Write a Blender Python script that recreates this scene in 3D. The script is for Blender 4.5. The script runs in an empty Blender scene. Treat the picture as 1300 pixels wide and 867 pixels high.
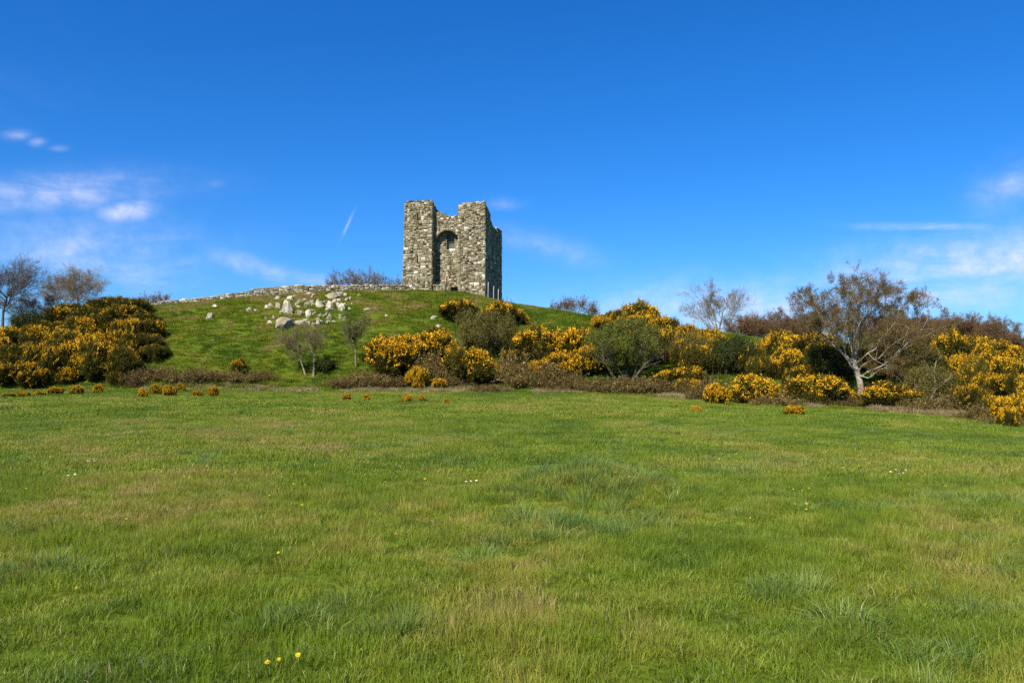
import bpy, bmesh, math
import numpy as np
from mathutils import Vector, Matrix

PI = math.pi
R = math.radians
sc = bpy.context.scene
COL = sc.collection

# ------------------------------------------------------------------ camera
F_PX, CX, CY, EYE, HORIZ = 1020.0, 650.0, 433.5, 1.7, 471.0
cam_d = bpy.data.cameras.new('camera')
cam = bpy.data.objects.new('camera', cam_d)
COL.objects.link(cam)
cam.location = (0, 0, EYE)
PITCH = math.atan((HORIZ - CY) / F_PX)
cam.rotation_euler = (R(90) + PITCH, 0, 0)
cam_d.sensor_width = 36
cam_d.lens = 36 * F_PX / 1300
cam_d.clip_start = 0.1
cam_d.clip_end = 5000
sc.camera = cam

# ------------------------------------------------------------------ sky, sun, exposure
SUN_EL, SUN_AZ = R(46), R(32)          # azimuth: degrees to the left of straight behind the camera
world = bpy.data.worlds.new('World')
sc.world = world
world.use_nodes = True
wn = world.node_tree
wn.nodes.clear()


def wnode(t, **kw):
    n = wn.nodes.new(t)
    for k, v in kw.items():
        setattr(n, k, v)
    return n


def wmath(op, a, b=None, c=None, clamp=False):
    n = wn.nodes.new('ShaderNodeMath')
    n.operation = op
    n.use_clamp = clamp
    for i, v in enumerate((a, b, c)):
        if v is None:
            continue
        if isinstance(v, (int, float)):
            n.inputs[i].default_value = v
        else:
            wn.links.new(v, n.inputs[i])
    return n.outputs[0]


wsky = wnode('ShaderNodeTexSky', sky_type='NISHITA')
wsky.sun_disc = False
wsky.sun_elevation = SUN_EL
wsky.sun_rotation = PI + SUN_AZ
wsky.altitude = 0
wsky.air_density = 1.0
wsky.dust_density = 0.3
wsky.ozone_density = 5.0
hs = wnode('ShaderNodeHueSaturation')
hs.inputs['Saturation'].default_value = 1.10
tintn = wnode('ShaderNodeMixRGB', blend_type='MULTIPLY')
tintn.inputs[0].default_value = 1.0
tintn.inputs[2].default_value = (0.44, 0.71, 1.08, 1)      # clean, deep blue spring air
wn.links.new(wsky.outputs[0], tintn.inputs[1])
wn.links.new(tintn.outputs[0], hs.inputs['Color'])
geo = wnode('ShaderNodeTexCoord')
sep = wnode('ShaderNodeSeparateXYZ')
wn.links.new(geo.outputs['Generated'], sep.inputs[0])
dx, dy, dz = sep.outputs
# cirrus: stretched noise on a high layer, everywhere in the sky
zc = wmath('MAXIMUM', dz, 0.02)
zc = wmath('ADD', zc, 0.10)
lu = wmath('DIVIDE', dx, zc)
lv = wmath('DIVIDE', dy, zc)
comb = wnode('ShaderNodeCombineXYZ')
wn.links.new(lu, comb.inputs[0])
wn.links.new(wmath('MULTIPLY', lv, 0.45), comb.inputs[1])
n1 = wnode('ShaderNodeTexNoise')
n1.inputs['Scale'].default_value = 1.3
n1.inputs['Detail'].default_value = 7
n1.inputs['Roughness'].default_value = 0.62
n1.inputs['Distortion'].default_value = 0.9
wn.links.new(comb.outputs[0], n1.inputs['Vector'])
n2 = wnode('ShaderNodeTexNoise')
n2.inputs['Scale'].default_value = 0.33
n2.inputs['Detail'].default_value = 2
wn.links.new(comb.outputs[0], n2.inputs['Vector'])
# fine wisps in direction space
mpv = wnode('ShaderNodeMapping')
mpv.inputs['Scale'].default_value = (7, 7, 26)
mpv.inputs['Rotation'].default_value = (0.0, R(10), 0)
wn.links.new(geo.outputs['Generated'], mpv.inputs[0])
n3 = wnode('ShaderNodeTexNoise')
n3.inputs['Scale'].default_value = 1.0
n3.inputs['Detail'].default_value = 6
n3.inputs['Roughness'].default_value = 0.6
n3.inputs['Distortion'].default_value = 1.2
wn.links.new(mpv.outputs[0], n3.inputs['Vector'])
# the cloud banks seen in this part of the sky (ellipses of tangent x/y, z/y about +Y)
ysafe = wmath('MAXIMUM', dy, 0.05)
ta = wmath('DIVIDE', dx, ysafe)
te = wmath('DIVIDE', dz, ysafe)
front = wmath('GREATER_THAN', dy, 0.3)
BANKS = [  # px, py, rx, ry, tilt, strength
    (70, 242, 150, 26, 0.05, .75), (158, 267, 36, 15, .10, 1.25), (100, 322, 170, 52, 0, .50), (20, 258, 70, 16, 0, .6),
    (14, 169, 20, 7, 0, .55), (40, 178, 12, 6, 0, .5), (70, 186, 13, 5, 0, .25),
    (325, 340, 80, 14, -.32, .65), (400, 356, 90, 10, -.12, .42), (690, 312, 80, 18, -.25, .40), (640, 258, 26, 9, 0, .2),
    (1250, 335, 190, 42, .10, 1.15), (1180, 370, 180, 36, .02, .95), (1290, 235, 60, 30, .5, .60), (1190, 287, 95, 6, .0, .80), (1270, 312, 80, 7, .2, .8),
    (940, 392, 190, 38, 0, .95), (790, 388, 120, 24, 0, .45), (270, 232, 18, 7, 0, .2),
    (439, 287, 20, 2.0, 1.15, .55), (170, 352, 90, 22, 0, .45)]
mask = None
for px, py, rx, ry, tilt, s in BANKS:
    a0, e0 = (px - CX) / F_PX, (HORIZ - py) / F_PX
    da = wmath('SUBTRACT', ta, a0)
    de = wmath('SUBTRACT', te, e0)
    c, sn = math.cos(tilt), math.sin(tilt)
    p = wmath('ADD', wmath('MULTIPLY', da, c * F_PX / rx), wmath('MULTIPLY', de, sn * F_PX / rx))
    q = wmath('ADD', wmath('MULTIPLY', da, -sn * F_PX / ry), wmath('MULTIPLY', de, c * F_PX / ry))
    d2 = wmath('ADD', wmath('MULTIPLY', p, p), wmath('MULTIPLY', q, q))
    g = wmath('MULTIPLY', wmath('POWER', 2.718, wmath('MULTIPLY', d2, -1.4)), s)
    mask = g if mask is None else wmath('MAXIMUM', mask, g)
mask = wmath('MULTIPLY', mask, front)
wisp = wmath('MULTIPLY', wmath('SUBTRACT', n3.outputs[0], 0.30), 2.6, clamp=True)
n4 = wnode('ShaderNodeTexNoise')
n4.inputs['Scale'].default_value = 38
n4.inputs['Detail'].default_value = 5
n4.inputs['Roughness'].default_value = 0.65
wn.links.new(geo.outputs['Generated'], n4.inputs['Vector'])
puff = wmath('MULTIPLY', wmath('SUBTRACT', n4.outputs[0], 0.36), 3.2, clamp=True)
wisp2 = wmath('ADD', wmath('MULTIPLY', wmath('MULTIPLY', wisp, wmath('ADD', wmath('MULTIPLY', puff, .7), .3)), 1.0), 0.10)
local = wmath('MULTIPLY', mask, wisp2)
gen = wmath('MULTIPLY', wmath('SUBTRACT', n1.outputs[0], 0.56), 1.6, clamp=True)
gen = wmath('MULTIPLY', gen, wmath('MULTIPLY', wmath('SUBTRACT', n2.outputs[0], 0.5), 2.5, clamp=True))
cl = wmath('MINIMUM', wmath('ADD', local, wmath('MULTIPLY', gen, 0.5)), 0.8)
mixc = wnode('ShaderNodeMixRGB')
wn.links.new(cl, mixc.inputs[0])
wn.links.new(hs.outputs[0], mixc.inputs[1])
mixc.inputs[2].default_value = (5.6, 5.9, 7.6, 1)
bg = wnode('ShaderNodeBackground')
bg.inputs[1].default_value = 0.090
wn.links.new(mixc.outputs[0], bg.inputs[0])
wo = wnode('ShaderNodeOutputWorld')
wn.links.new(bg.outputs[0], wo.inputs[0])

sun_d = bpy.data.lights.new('sun', 'SUN')
sun_d.energy = 5.0
sun_d.angle = R(0.53)
sun_d.color = (1.0, 0.93, 0.82)
sun = bpy.data.objects.new('sun', sun_d)
COL.objects.link(sun)
sdir = Vector((-math.sin(SUN_AZ) * math.cos(SUN_EL), -math.cos(SUN_AZ) * math.cos(SUN_EL), math.sin(SUN_EL)))
sun.rotation_euler = sdir.to_track_quat('Z', 'Y').to_euler()
sun.location = sdir * 60
sc.view_settings.view_transform = 'Standard'
sc.view_settings.look = 'None'
sc.view_settings.exposure = 0.75
sc.view_settings.gamma = 1.0
sc.render.engine = 'CYCLES'
sc.cycles.max_bounces = 5
sc.cycles.diffuse_bounces = 3
sc.cycles.transmission_bounces = 4
sc.cycles.transparent_max_bounces = 8
sc.cycles.use_denoising = False


# ------------------------------------------------------------------ numeric helpers
def hash2(i, j, seed):
    n = (i.astype(np.int64) * 374761393 + j.astype(np.int64) * 668265263 + seed * 974711) & 0x7fffffff
    n = ((n ^ (n >> 13)) * 1274126177) & 0x7fffffff
    n = ((n ^ (n >> 16)) * 2246822519) & 0x7fffffff
    return ((n ^ (n >> 15)) & 0xffff) / 65535.0


def vnoise(x, y, seed=0):
    x = np.asarray(x, float); y = np.asarray(y, float)
    i = np.floor(x); j = np.floor(y)
    fx = x - i; fy = y - j
    fx = fx * fx * (3 - 2 * fx); fy = fy * fy * (3 - 2 * fy)
    a = hash2(i, j, seed); b = hash2(i + 1, j, seed)
    c = hash2(i, j + 1, seed); d = hash2(i + 1, j + 1, seed)
    return (a * (1 - fx) + b * fx) * (1 - fy) + (c * (1 - fx) + d * fx) * fy


def fbm(x, y, seed=0, octv=3):
    s = 0; a = 1; t = 0
    for k in range(octv):
        s = s + a * vnoise(x * 2 ** k + 17.3 * k, y * 2 ** k - 9.1 * k, seed + k)
        t += a
        a *= 0.5
    return s / t


def sstep(t):
    t = np.clip(t, 0, 1)
    return t * t * (3 - 2 * t)


# ------------------------------------------------------------------ terrain
# skyline of the drumlin: px, py, distance of the crest
_SKY = [(-500, 452, 97), (-250, 440, 97), (0, 428, 97), (60, 414, 97), (110, 402, 97), (180, 392, 97), (250, 385.5, 97), (340, 377, 97),
        (410, 371, 97), (470, 369, 97), (530, 368.5, 97), (570, 370, 97), (590, 372, 97), (615, 378, 97), (650, 386, 96),
        (700, 393, 95), (760, 404, 94), (850, 417, 92), (900, 423, 90), (965, 435, 88), (1050, 447, 87),
        (1300, 462, 86), (1600, 468, 86), (2200, 470, 86)]
_HX = np.array([(p - CX) / F_PX * d for p, _, d in _SKY])
_HZ = np.array([EYE + (HORIZ - y) * d / F_PX for _, y, d in _SKY]) - .22      # the grass stands on it
_HC = np.array([d for _, _, d in _SKY], float)
_FX = np.array([-200, -60, -20, 0, 13, 21, 27, 40, 60, 200], float)
_FY = np.array([64, 66, 66, 65, 57, 50.5, 45, 36, 30, 28], float)


def field_z(X, Y):
    z = -0.046 * np.log1p(np.exp((X - 6) / 2.5)) * 2.5 * sstep(Y / 30.0)
    z = np.maximum(z, -2.2)
    z = z + 0.10 * (fbm(X * .13, Y * .13, 3) - .5)
    # the low mound with lush grass out in the field
    z = z + 0.36 * np.exp(-(((X - 1.1) / 1.0) ** 2 + ((Y - 11.4) / 1.1) ** 2))
    return z


def ground(X, Y):
    X = np.asarray(X, float); Y = np.asarray(Y, float)
    f = field_z(X, Y)
    Hh = np.interp(X, _HX, _HZ)
    C = np.interp(X, _HX, _HC)
    Ft = np.interp(X, _FX, _FY)
    t = np.clip((Y - Ft) / (C - Ft), 0, 1)
    s = np.sin(PI / 2 * t) ** 1.12
    h = f * (1 - s) + Hh * s
    h = h + 0.85 * (fbm(X * .24, Y * .24, 21) - .5) * np.sin(PI * np.clip(t, 0, .96) / .96) * (t > 0)
    h = h + 0.16 * (fbm(X * .9, Y * .9, 31, 2) - .5) * sstep(t * 6)
    back = np.clip(Y - C - 14, 0, None)
    h = h - 0.00045 * back ** 2 * (back < 120) - (back >= 120) * (6.48 + (back - 120) * .02)
    return h


def gz(x, y):
    return float(ground(np.array([x]), np.array([y]))[0])


def at(px, d):                      # the ground point in the direction of image column px, d metres out
    x = (px - CX) / F_PX * d
    return Vector((x, d, gz(x, d)))


_YS = np.arange(2.5, 99, 0.05)


def spot(px, py):                   # the first ground point met by the sight line of a pixel
    x = (px - CX) / F_PX * _YS
    zr = EYE + (HORIZ - py) / F_PX * _YS
    below = np.nonzero(ground(x, _YS) >= zr)[0]
    d = _YS[below[0]] if len(below) else 97.0
    return at(px, float(d))


def m_per_px(d):
    return d / F_PX


# ------------------------------------------------------------------ materials
def mat(name, rough=0.85, spec=0.2):
    m = bpy.data.materials.new(name)
    m.use_nodes = True
    b = m.node_tree.nodes['Principled BSDF']
    b.inputs['Roughness'].default_value = rough
    b.inputs['Specular IOR Level'].default_value = spec
    return m, m.node_tree, b


def add(nt, t, **kw):
    n = nt.nodes.new(t)
    for k, v in kw.items():
        setattr(n, k, v)
    return n


def noise_ramp(nt, scale, stops, detail=4, coord='Object', rough=.6):
    tc = add(nt, 'ShaderNodeTexCoord')
    n = add(nt, 'ShaderNodeTexNoise')
    n.inputs['Scale'].default_value = scale
    n.inputs['Detail'].default_value = detail
    n.inputs['Roughness'].default_value = rough
    nt.links.new(tc.outputs[coord], n.inputs['Vector'])
    r = add(nt, 'ShaderNodeValToRGB')
    el = r.color_ramp.elements
    while len(el) < len(stops):
        el.new(0.5)
    for e, (p, c) in zip(el, stops):
        e.position = p
        e.color = (*c, 1)
    nt.links.new(n.outputs[0], r.inputs[0])
    return n, r


def mul(nt, a, b, fac=1.0):
    m = add(nt, 'ShaderNodeMixRGB', blend_type='MULTIPLY')
    m.inputs[0].default_value = fac
    nt.links.new(a, m.inputs[1])
    if isinstance(b, tuple):
        m.inputs[2].default_value = (*b, 1)
    else:
        nt.links.new(b, m.inputs[2])
    return m.outputs[0]


def bump(nt, b, h, strength=.4, dist=.05):
    bp = add(nt, 'ShaderNodeBump')
    bp.inputs['Strength'].default_value = strength
    bp.inputs['Distance'].default_value = dist
    nt.links.new(h, bp.inputs['Height'])
    nt.links.new(bp.outputs[0], b.inputs['Normal'])


def leaf_mat(name, stops, trans=.3, scale=1.4, rough=.6, attr=None, attr_type='GEOMETRY', spec=.25, objrand=.25, tcol=(1.25, 1.2, .6)):
    """foliage: colour from a per-piece value, part of the light passes through"""
    m, nt, b = mat(name, rough, spec)
    if attr:
        a = add(nt, 'ShaderNodeAttribute', attribute_name=attr, attribute_type=attr_type)
        r = add(nt, 'ShaderNodeValToRGB')
        el = r.color_ramp.elements
        while len(el) < len(stops):
            el.new(.5)
        for e, (p, c) in zip(el, stops):
            e.position = p
            e.color = (*c, 1)
        nt.links.new(a.outputs['Fac'], r.inputs[0])
    else:
        _, r = noise_ramp(nt, scale, stops)
    col = r.outputs[0]
    oi = add(nt, 'ShaderNodeObjectInfo')
    mr = add(nt, 'ShaderNodeMapRange')
    mr.inputs['To Min'].default_value = 1 - objrand
    mr.inputs['To Max'].default_value = 1 + objrand
    nt.links.new(oi.outputs['Random'], mr.inputs['Value'])
    vm = add(nt, 'ShaderNodeVectorMath', operation='SCALE')
    nt.links.new(col, vm.inputs[0])
    nt.links.new(mr.outputs[0], vm.inputs['Scale'])
    col = vm.outputs[0]
    nt.links.new(col, b.inputs['Base Color'])
    tr = add(nt, 'ShaderNodeBsdfTranslucent')
    nt.links.new(mul(nt, col, tcol), tr.inputs[0])
    mx = add(nt, 'ShaderNodeMixShader')
    mx.inputs[0].default_value = trans
    nt.links.new(b.outputs[0], mx.inputs[1])
    nt.links.new(tr.outputs[0], mx.inputs[2])
    nt.links.new(mx.outputs[0], nt.nodes['Material Output'].inputs[0])
    return m


def wood_mat(name, c0, c1, c2, scale=6):
    m, nt, b = mat(name, .9, .1)
    n, r = noise_ramp(nt, scale, [(.3, c0), (.5, c1), (.7, c2)], 5)
    nt.links.new(r.outputs[0], b.inputs['Base Color'])
    bump(nt, b, n.outputs[0], .6, .03)
    return m


M = {}
# soil and thatch under the grass
m, nt, b = mat('field_turf', .95, .05)
_, r1 = noise_ramp(nt, .35, [(.3, (.060, .095, .008)), (.5, (.085, .120, .009)), (.72, (.120, .125, .016))], 6)
_, r2 = noise_ramp(nt, 9, [(.3, (.55, .55, .55)), (.7, (1.25, 1.25, 1.2))], 5)
nt.links.new(mul(nt, r1.outputs[0], r2.outputs[0]), b.inputs['Base Color'])
n, _ = noise_ramp(nt, 5, [(0, (0, 0, 0)), (1, (1, 1, 1))], 6)
bump(nt, b, n.outputs[0], .8, .12)
M['turf'] = m

GR = [(0, (.082, .138, .014)), (.25, (.137, .205, .015)), (.5, (.195, .250, .020)), (.75, (.268, .262, .038)), (1, (.36, .275, .10))]
M['grass'] = leaf_mat('grass_blade', GR, .35, attr='tint', attr_type='INSTANCER', rough=.45, spec=.28, objrand=.22)
M['lush'] = leaf_mat('lush_grass_blade', [(0, (.085, .145, .026)), (.5, (.150, .225, .042)), (1, (.235, .295, .070))], .32, attr='tint',
                     attr_type='INSTANCER', rough=.45, spec=.25, objrand=.15)
M['straw'] = leaf_mat('dry_grass_blade', [(0, (.22, .16, .07)), (.5, (.33, .25, .12)), (1, (.44, .34, .19))], .25, attr='tint',
                      attr_type='INSTANCER', objrand=.25, tcol=(1, .95, .8))
M['hillgrass'] = leaf_mat('hill_grass_blade', [(0, (.090, .150, .010)), (.35, (.155, .212, .010)), (.6, (.225, .235, .020)), (.8, (.30, .245, .065)), (1, (.36, .27, .11))],
                          .32, attr='tint', attr_type='INSTANCER', rough=.5, objrand=.15)
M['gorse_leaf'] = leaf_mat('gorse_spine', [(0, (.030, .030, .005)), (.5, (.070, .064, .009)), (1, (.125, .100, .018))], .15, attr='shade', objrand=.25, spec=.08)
M['gorse_bloom'] = leaf_mat('gorse_blossom', [(0, (.60, .28, .004)), (.5, (.78, .42, .006)), (1, (.88, .54, .012))], .25, attr='shade', objrand=.12, tcol=(1, .9, .5))
M['thorn_leaf'] = leaf_mat('hawthorn_leaf', [(0, (.058, .072, .010)), (.5, (.130, .142, .018)), (1, (.215, .210, .038))], .3, attr='shade', objrand=.1)
M['olive_leaf'] = leaf_mat('young_olive_leaf', [(0, (.078, .070, .012)), (.5, (.150, .130, .024)), (1, (.220, .185, .042))], .3, attr='shade', objrand=.1)
M['dark_leaf'] = leaf_mat('evergreen_leaf', [(0, (.018, .028, .005)), (.5, (.036, .050, .008)), (1, (.070, .080, .012))], .15, attr='shade', objrand=.1, spec=.15)
M['bud'] = leaf_mat('tree_bud', [(0, (.090, .058, .014)), (.5, (.145, .098, .022)), (1, (.195, .145, .034))], .25, attr='shade', objrand=.05)
M['russet'] = leaf_mat('russet_twig', [(0, (.105, .060, .026)), (.5, (.165, .095, .042)), (1, (.215, .135, .058))], .15, attr='shade', objrand=.12)
M['bramble_leaf'] = leaf_mat('bramble_leaf', [(0, (.055, .036, .008)), (.3, (.125, .074, .017)), (.55, (.095, .096, .012)), (.8, (.150, .098, .024)), (1, (.28, .195, .075))], .2, attr='shade', objrand=.32)
M['bark_pale'] = wood_mat('pale_bark', (.13, .11, .07), (.29, .25, .175), (.42, .37, .27), 5)
M['bark_grey'] = wood_mat('grey_bark', (.13, .10, .055), (.23, .185, .108), (.33, .275, .175), 4)
M['bark_dark'] = wood_mat('dark_bark', (.05, .04, .03), (.10, .08, .06), (.17, .14, .10), 4)
M['twig'] = wood_mat('brown_twig', (.095, .060, .022), (.165, .105, .040), (.25, .170, .075), 3)
M['post'] = wood_mat('weathered_post', (.22, .20, .17), (.36, .33, .28), (.48, .45, .40), 8)


def stone_mat(name, palette, speck=.32, attr='shade', moss=.0):
    m, nt, b = mat(name, .93, .12)
    a = add(nt, 'ShaderNodeAttribute', attribute_name=attr)
    r = add(nt, 'ShaderNodeValToRGB')
    el = r.color_ramp.elements
    while len(el) < len(palette):
        el.new(.5)
    for e, (p, c) in zip(el, palette):
        e.position = p
        e.color = (*c, 1)
    nt.links.new(a.outputs['Fac'], r.inputs[0])
    n, s = noise_ramp(nt, 9, [(.28, (.45, .42, .36)), (.5, (1, 1, 1)), (.72, (1.25, 1.24, 1.2))], 6)
    c = mul(nt, r.outputs[0], s.outputs[0], speck * 2)
    _, s2 = noise_ramp(nt, .8, [(.3, (.72, .70, .60)), (.55, (1, 1, 1)), (.8, (1.1, 1.08, 1.02))], 5)
    c = mul(nt, c, s2.outputs[0])
    # rain streaks and damp running down the wall
    tcs = add(nt, 'ShaderNodeTexCoord')
    mps = add(nt, 'ShaderNodeMapping')
    mps.inputs['Scale'].default_value = (1.3, 1.3, .16)
    nt.links.new(tcs.outputs['Object'], mps.inputs[0])
    ns = add(nt, 'ShaderNodeTexNoise')
    ns.inputs['Scale'].default_value = 1.0
    ns.inputs['Detail'].default_value = 5
    nt.links.new(mps.outputs[0], ns.inputs['Vector'])
    rs = add(nt, 'ShaderNodeValToRGB')
    rs.color_ramp.elements[0].position = .36
    rs.color_ramp.elements[0].color = (.66, .63, .55, 1)
    rs.color_ramp.elements[1].position = .56
    rs.color_ramp.elements[1].color = (1.05, 1.05, 1.03, 1)
    nt.links.new(ns.outputs[0], rs.inputs[0])
    c = mul(nt, c, rs.outputs[0])
    if moss:
        mm = add(nt, 'ShaderNodeMixRGB')
        _, ms = noise_ramp(nt, 1.7, [(.60, (0, 0, 0)), (.74, (moss, moss, moss))], 6)
        nt.links.new(ms.outputs[0], mm.inputs[0])
        nt.links.new(c, mm.inputs[1])
        mm.inputs[2].default_value = (.13, .12, .03, 1)
        c = mm.outputs[0]
    nt.links.new(c, b.inputs['Base Color'])
    bump(nt, b, n.outputs[0], .7, .03)
    return m


M['rubble'] = stone_mat('castle_rubble', [(0, (.075, .060, .035)), (.18, (.165, .134, .076)), (.42, (.265, .228, .146)), (.66, (.365, .325, .222)), (.86, (.49, .45, .335)), (1, (.66, .62, .50))], moss=.75)
M['mortar'] = wood_mat('lime_mortar', (.08, .065, .04), (.15, .125, .08), (.23, .20, .14), 3)
M['wallstone'] = stone_mat('boundary_stone', [(0, (.09, .075, .045)), (.4, (.21, .185, .125)), (.75, (.36, .33, .24)), (1, (.52, .485, .38))], moss=.6)
M['rock'] = stone_mat('pale_rock', [(0, (.22, .19, .13)), (.5, (.36, .325, .24)), (1, (.50, .46, .36))], speck=.5, moss=.8)
M['brick'] = stone_mat('pink_dressed_stone', [(0, (.42, .27, .18)), (1, (.52, .36, .26))])
m, nt, b = mat('iron_bar', .6, .4)
b.inputs['Base Color'].default_value = (.09, .085, .07, 1)
b.inputs['Metallic'].default_value = .6
M['iron'] = m
m, nt, b = mat('dull_panel', .8, .2)
_, r = noise_ramp(nt, 5, [(.3, (.20, .21, .16)), (.7, (.30, .31, .25))])
nt.links.new(r.outputs[0], b.inputs['Base Color'])
M['panel'] = m
for nm, c0, c1 in (('dandelion', (.72, .46, .008), (.86, .60, .02)), ('daisy', (.78, .77, .72), (.86, .85, .82)), ('stalk', (.10, .16, .03), (.14, .20, .05))):
    m, nt, b = mat(nm + '_tissue', .6, .2)
    _, r = noise_ramp(nt, 60, [(.35, c0), (.65, c1)])
    nt.links.new(r.outputs[0], b.inputs['Base Color'])
    M[nm] = m


# ------------------------------------------------------------------ mesh helpers
def mk(name, V, faces, material=None, shade=None, smooth=False):
    """V (n,3); faces: list of int arrays (k,3) / (k,4)"""
    me = bpy.data.meshes.new(name)
    V = np.asarray(V, np.float32)
    faces = [np.asarray(f, np.int32) for f in faces if len(f)]
    me.vertices.add(len(V))
    me.vertices.foreach_set('co', V.ravel())
    loops = np.concatenate([f.ravel() for f in faces])
    sizes = np.concatenate([np.full(len(f), f.shape[1], np.int32) for f in faces])
    me.loops.add(len(loops))
    me.loops.foreach_set('vertex_index', loops)
    me.polygons.add(len(sizes))
    me.polygons.foreach_set('loop_start', np.concatenate([[0], np.cumsum(sizes)[:-1]]).astype(np.int32))
    if smooth:
        me.polygons.foreach_set('use_smooth', np.ones(len(sizes), bool))
    me.update(calc_edges=True)
    if shade is not None:
        a = me.attributes.new('shade', 'FLOAT', 'POINT')
        a.data.foreach_set('value', np.asarray(shade, np.float32))
    if material:
        me.materials.append(M[material])
    return me


def ob(name, me, parent=None, loc=None, rot=None, scale=None):
    o = bpy.data.objects.new(name, me)
    COL.objects.link(o)
    if parent:
        o.parent = parent
    if loc is not None:
        o.location = loc
    if rot is not None:
        o.rotation_euler = rot
    if scale is not None:
        o.scale = scale if hasattr(scale, '__len__') else (scale,) * 3
    return o


def thing(name, label, cat, loc=(0, 0, 0), rz=0, scale=1, group=None):
    o = bpy.data.objects.new(name, None)
    o.empty_display_size = .3
    COL.objects.link(o)
    o.location = loc
    o.rotation_euler = (0, 0, rz)
    o.scale = scale if hasattr(scale, '__len__') else (scale,) * 3
    tag(o, label, cat, group)
    return o


def tag(o, label=None, cat=None, group=None, kind=None):
    if label:
        o['label'] = label
    if cat:
        o['category'] = cat
    if group:
        o['group'] = group
    if kind:
        o['kind'] = kind
    return o


def tubes(polys, sides):
    """polys: (m,n,4) points + radius -> verts, quads"""
    P = polys[..., :3]; rad = polys[..., 3]
    mm, n = rad.shape
    T = np.gradient(P, axis=1)
    T /= np.linalg.norm(T, axis=2, keepdims=True) + 1e-9
    ref = np.where(np.abs(T[:, :1, 2:3]) > .85, np.array([[[1., 0, 0]]]), np.array([[[0, 0, 1.]]]))
    U = np.cross(T, np.broadcast_to(ref, T.shape))
    U /= np.linalg.norm(U, axis=2, keepdims=True) + 1e-9
    W = np.cross(T, U)
    ang = np.arange(sides) * 2 * PI / sides
    ring = P[:, :, None, :] + rad[:, :, None, None] * (np.cos(ang)[None, None, :, None] * U[:, :, None, :] + np.sin(ang)[None, None, :, None] * W[:, :, None, :])
    V = ring.reshape(-1, 3)
    base = (np.arange(mm)[:, None, None] * n + np.arange(n - 1)[None, :, None]) * sides
    k = np.arange(sides)[None, None, :]
    k2 = (k + 1) % sides
    Q = np.stack([base + k, base + k2, base + sides + k2, base + sides + k], -1).reshape(-1, 4)
    return V, Q


def norm(v):
    return v / (np.linalg.norm(v, axis=-1, keepdims=True) + 1e-9)


def quads(rng, P, D, length, width, shade, jitter=.6):
    """one narrow quad leaf at each P along direction D (+jitter)"""
    n = len(P)
    D = norm(D + rng.normal(0, jitter, (n, 3)))
    S = norm(np.cross(D, rng.normal(0, 1, (n, 3))))
    L = (length * rng.uniform(.6, 1.4, n))[:, None]
    W = (width * rng.uniform(.6, 1.4, n))[:, None]
    a = P - S * W * .5; b = P + S * W * .5
    c = P + D * L + S * W * .28; d = P + D * L - S * W * .28
    V = np.stack([a, b, c, d], 1).reshape(-1, 3)
    Q = np.arange(n * 4).reshape(-1, 4)
    return V, Q, np.repeat(shade, 4)


def merge(parts):
    Vs, Qs, Ss, o = [], [], [], 0
    for p in parts:
        Vs.append(p[0]); Qs.append(p[1] + o); o += len(p[0])
        if len(p) > 2:
            Ss.append(p[2])
    return np.concatenate(Vs), np.concatenate(Qs), (np.concatenate(Ss) if Ss else None)


# ------------------------------------------------------------------ ground sheet
def axis(lo, hi, dense_lo, dense_hi, d, far):
    a = list(np.arange(dense_lo, dense_hi, d))
    s, x = d, dense_hi
    while x < hi:
        a.append(x); s = min(s * 1.15, far); x += s
    a.append(hi)
    s, x = d, dense_lo - d
    pre = []
    while x > lo:
        pre.append(x); s = min(s * 1.15, far); x -= s
    pre.append(lo)
    return np.array(pre[::-1] + a)


gx = axis(-900, 900, -75, 75, .42, 40)
gy = axis(-60, 1600, 1, 112, .34, 50)
GX, GY = np.meshgrid(gx, gy)
GZ = ground(GX, GY)
nx, ny = len(gx), len(gy)
idx = np.arange(nx * ny).reshape(ny, nx)
Q = np.stack([idx[:-1, :-1], idx[:-1, 1:], idx[1:, 1:], idx[1:, :-1]], -1).reshape(-1, 4)
o = ob('ground', mk('ground', np.stack([GX, GY, GZ], -1).reshape(-1, 3), [Q], 'turf', smooth=True))
tag(o, kind='structure')


# ------------------------------------------------------------------ grass scattered by geometry nodes
def blade_patch(name, seed, n, rad, h0, h1, wid, lean, mt, clump=False):
    rng = np.random.default_rng(seed)
    rr = rad * np.sqrt(rng.uniform(0, 1, n)); th = rng.uniform(0, 2 * PI, n)
    P = np.stack([rr * np.cos(th), rr * np.sin(th), np.full(n, -.015)], -1)
    h = rng.uniform(h0, h1, n) * (1 - .35 * (rr / rad) ** 2)
    az = rng.uniform(0, 2 * PI, n)
    ld = np.stack([np.cos(az), np.sin(az), np.zeros(n)], -1) * (np.abs(rng.normal(0, lean, n)))[:, None]
    if clump:
        ld = ld + P * np.array([1, 1, 0]) / rad * .55
    ld = ld + np.array([.10, .04, 0])                    # the breeze
    side_a = rng.uniform(0, 2 * PI, n)
    S = np.stack([np.cos(side_a), np.sin(side_a), np.zeros(n)], -1) * (wid * rng.uniform(.6, 1.3, n))[:, None] * .5
    up = np.array([0, 0, 1.])
    m1 = P + h[:, None] * .5 * (up + ld * .5)
    tp = P + h[:, None] * (up * (1 - .3 * np.minimum(1, np.linalg.norm(ld, axis=1, keepdims=True))) + ld * 1.15)
    V = np.stack([P - S, P + S, m1 + S * .8, m1 - S * .8, tp], 1).reshape(-1, 3)
    i = np.arange(n)[:, None] * 5
    me = mk(name, V, [i + np.array([0, 1, 2, 3]), i + np.array([3, 2, 4])], mt)
    return bpy.data.objects.new(name, me)


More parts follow.
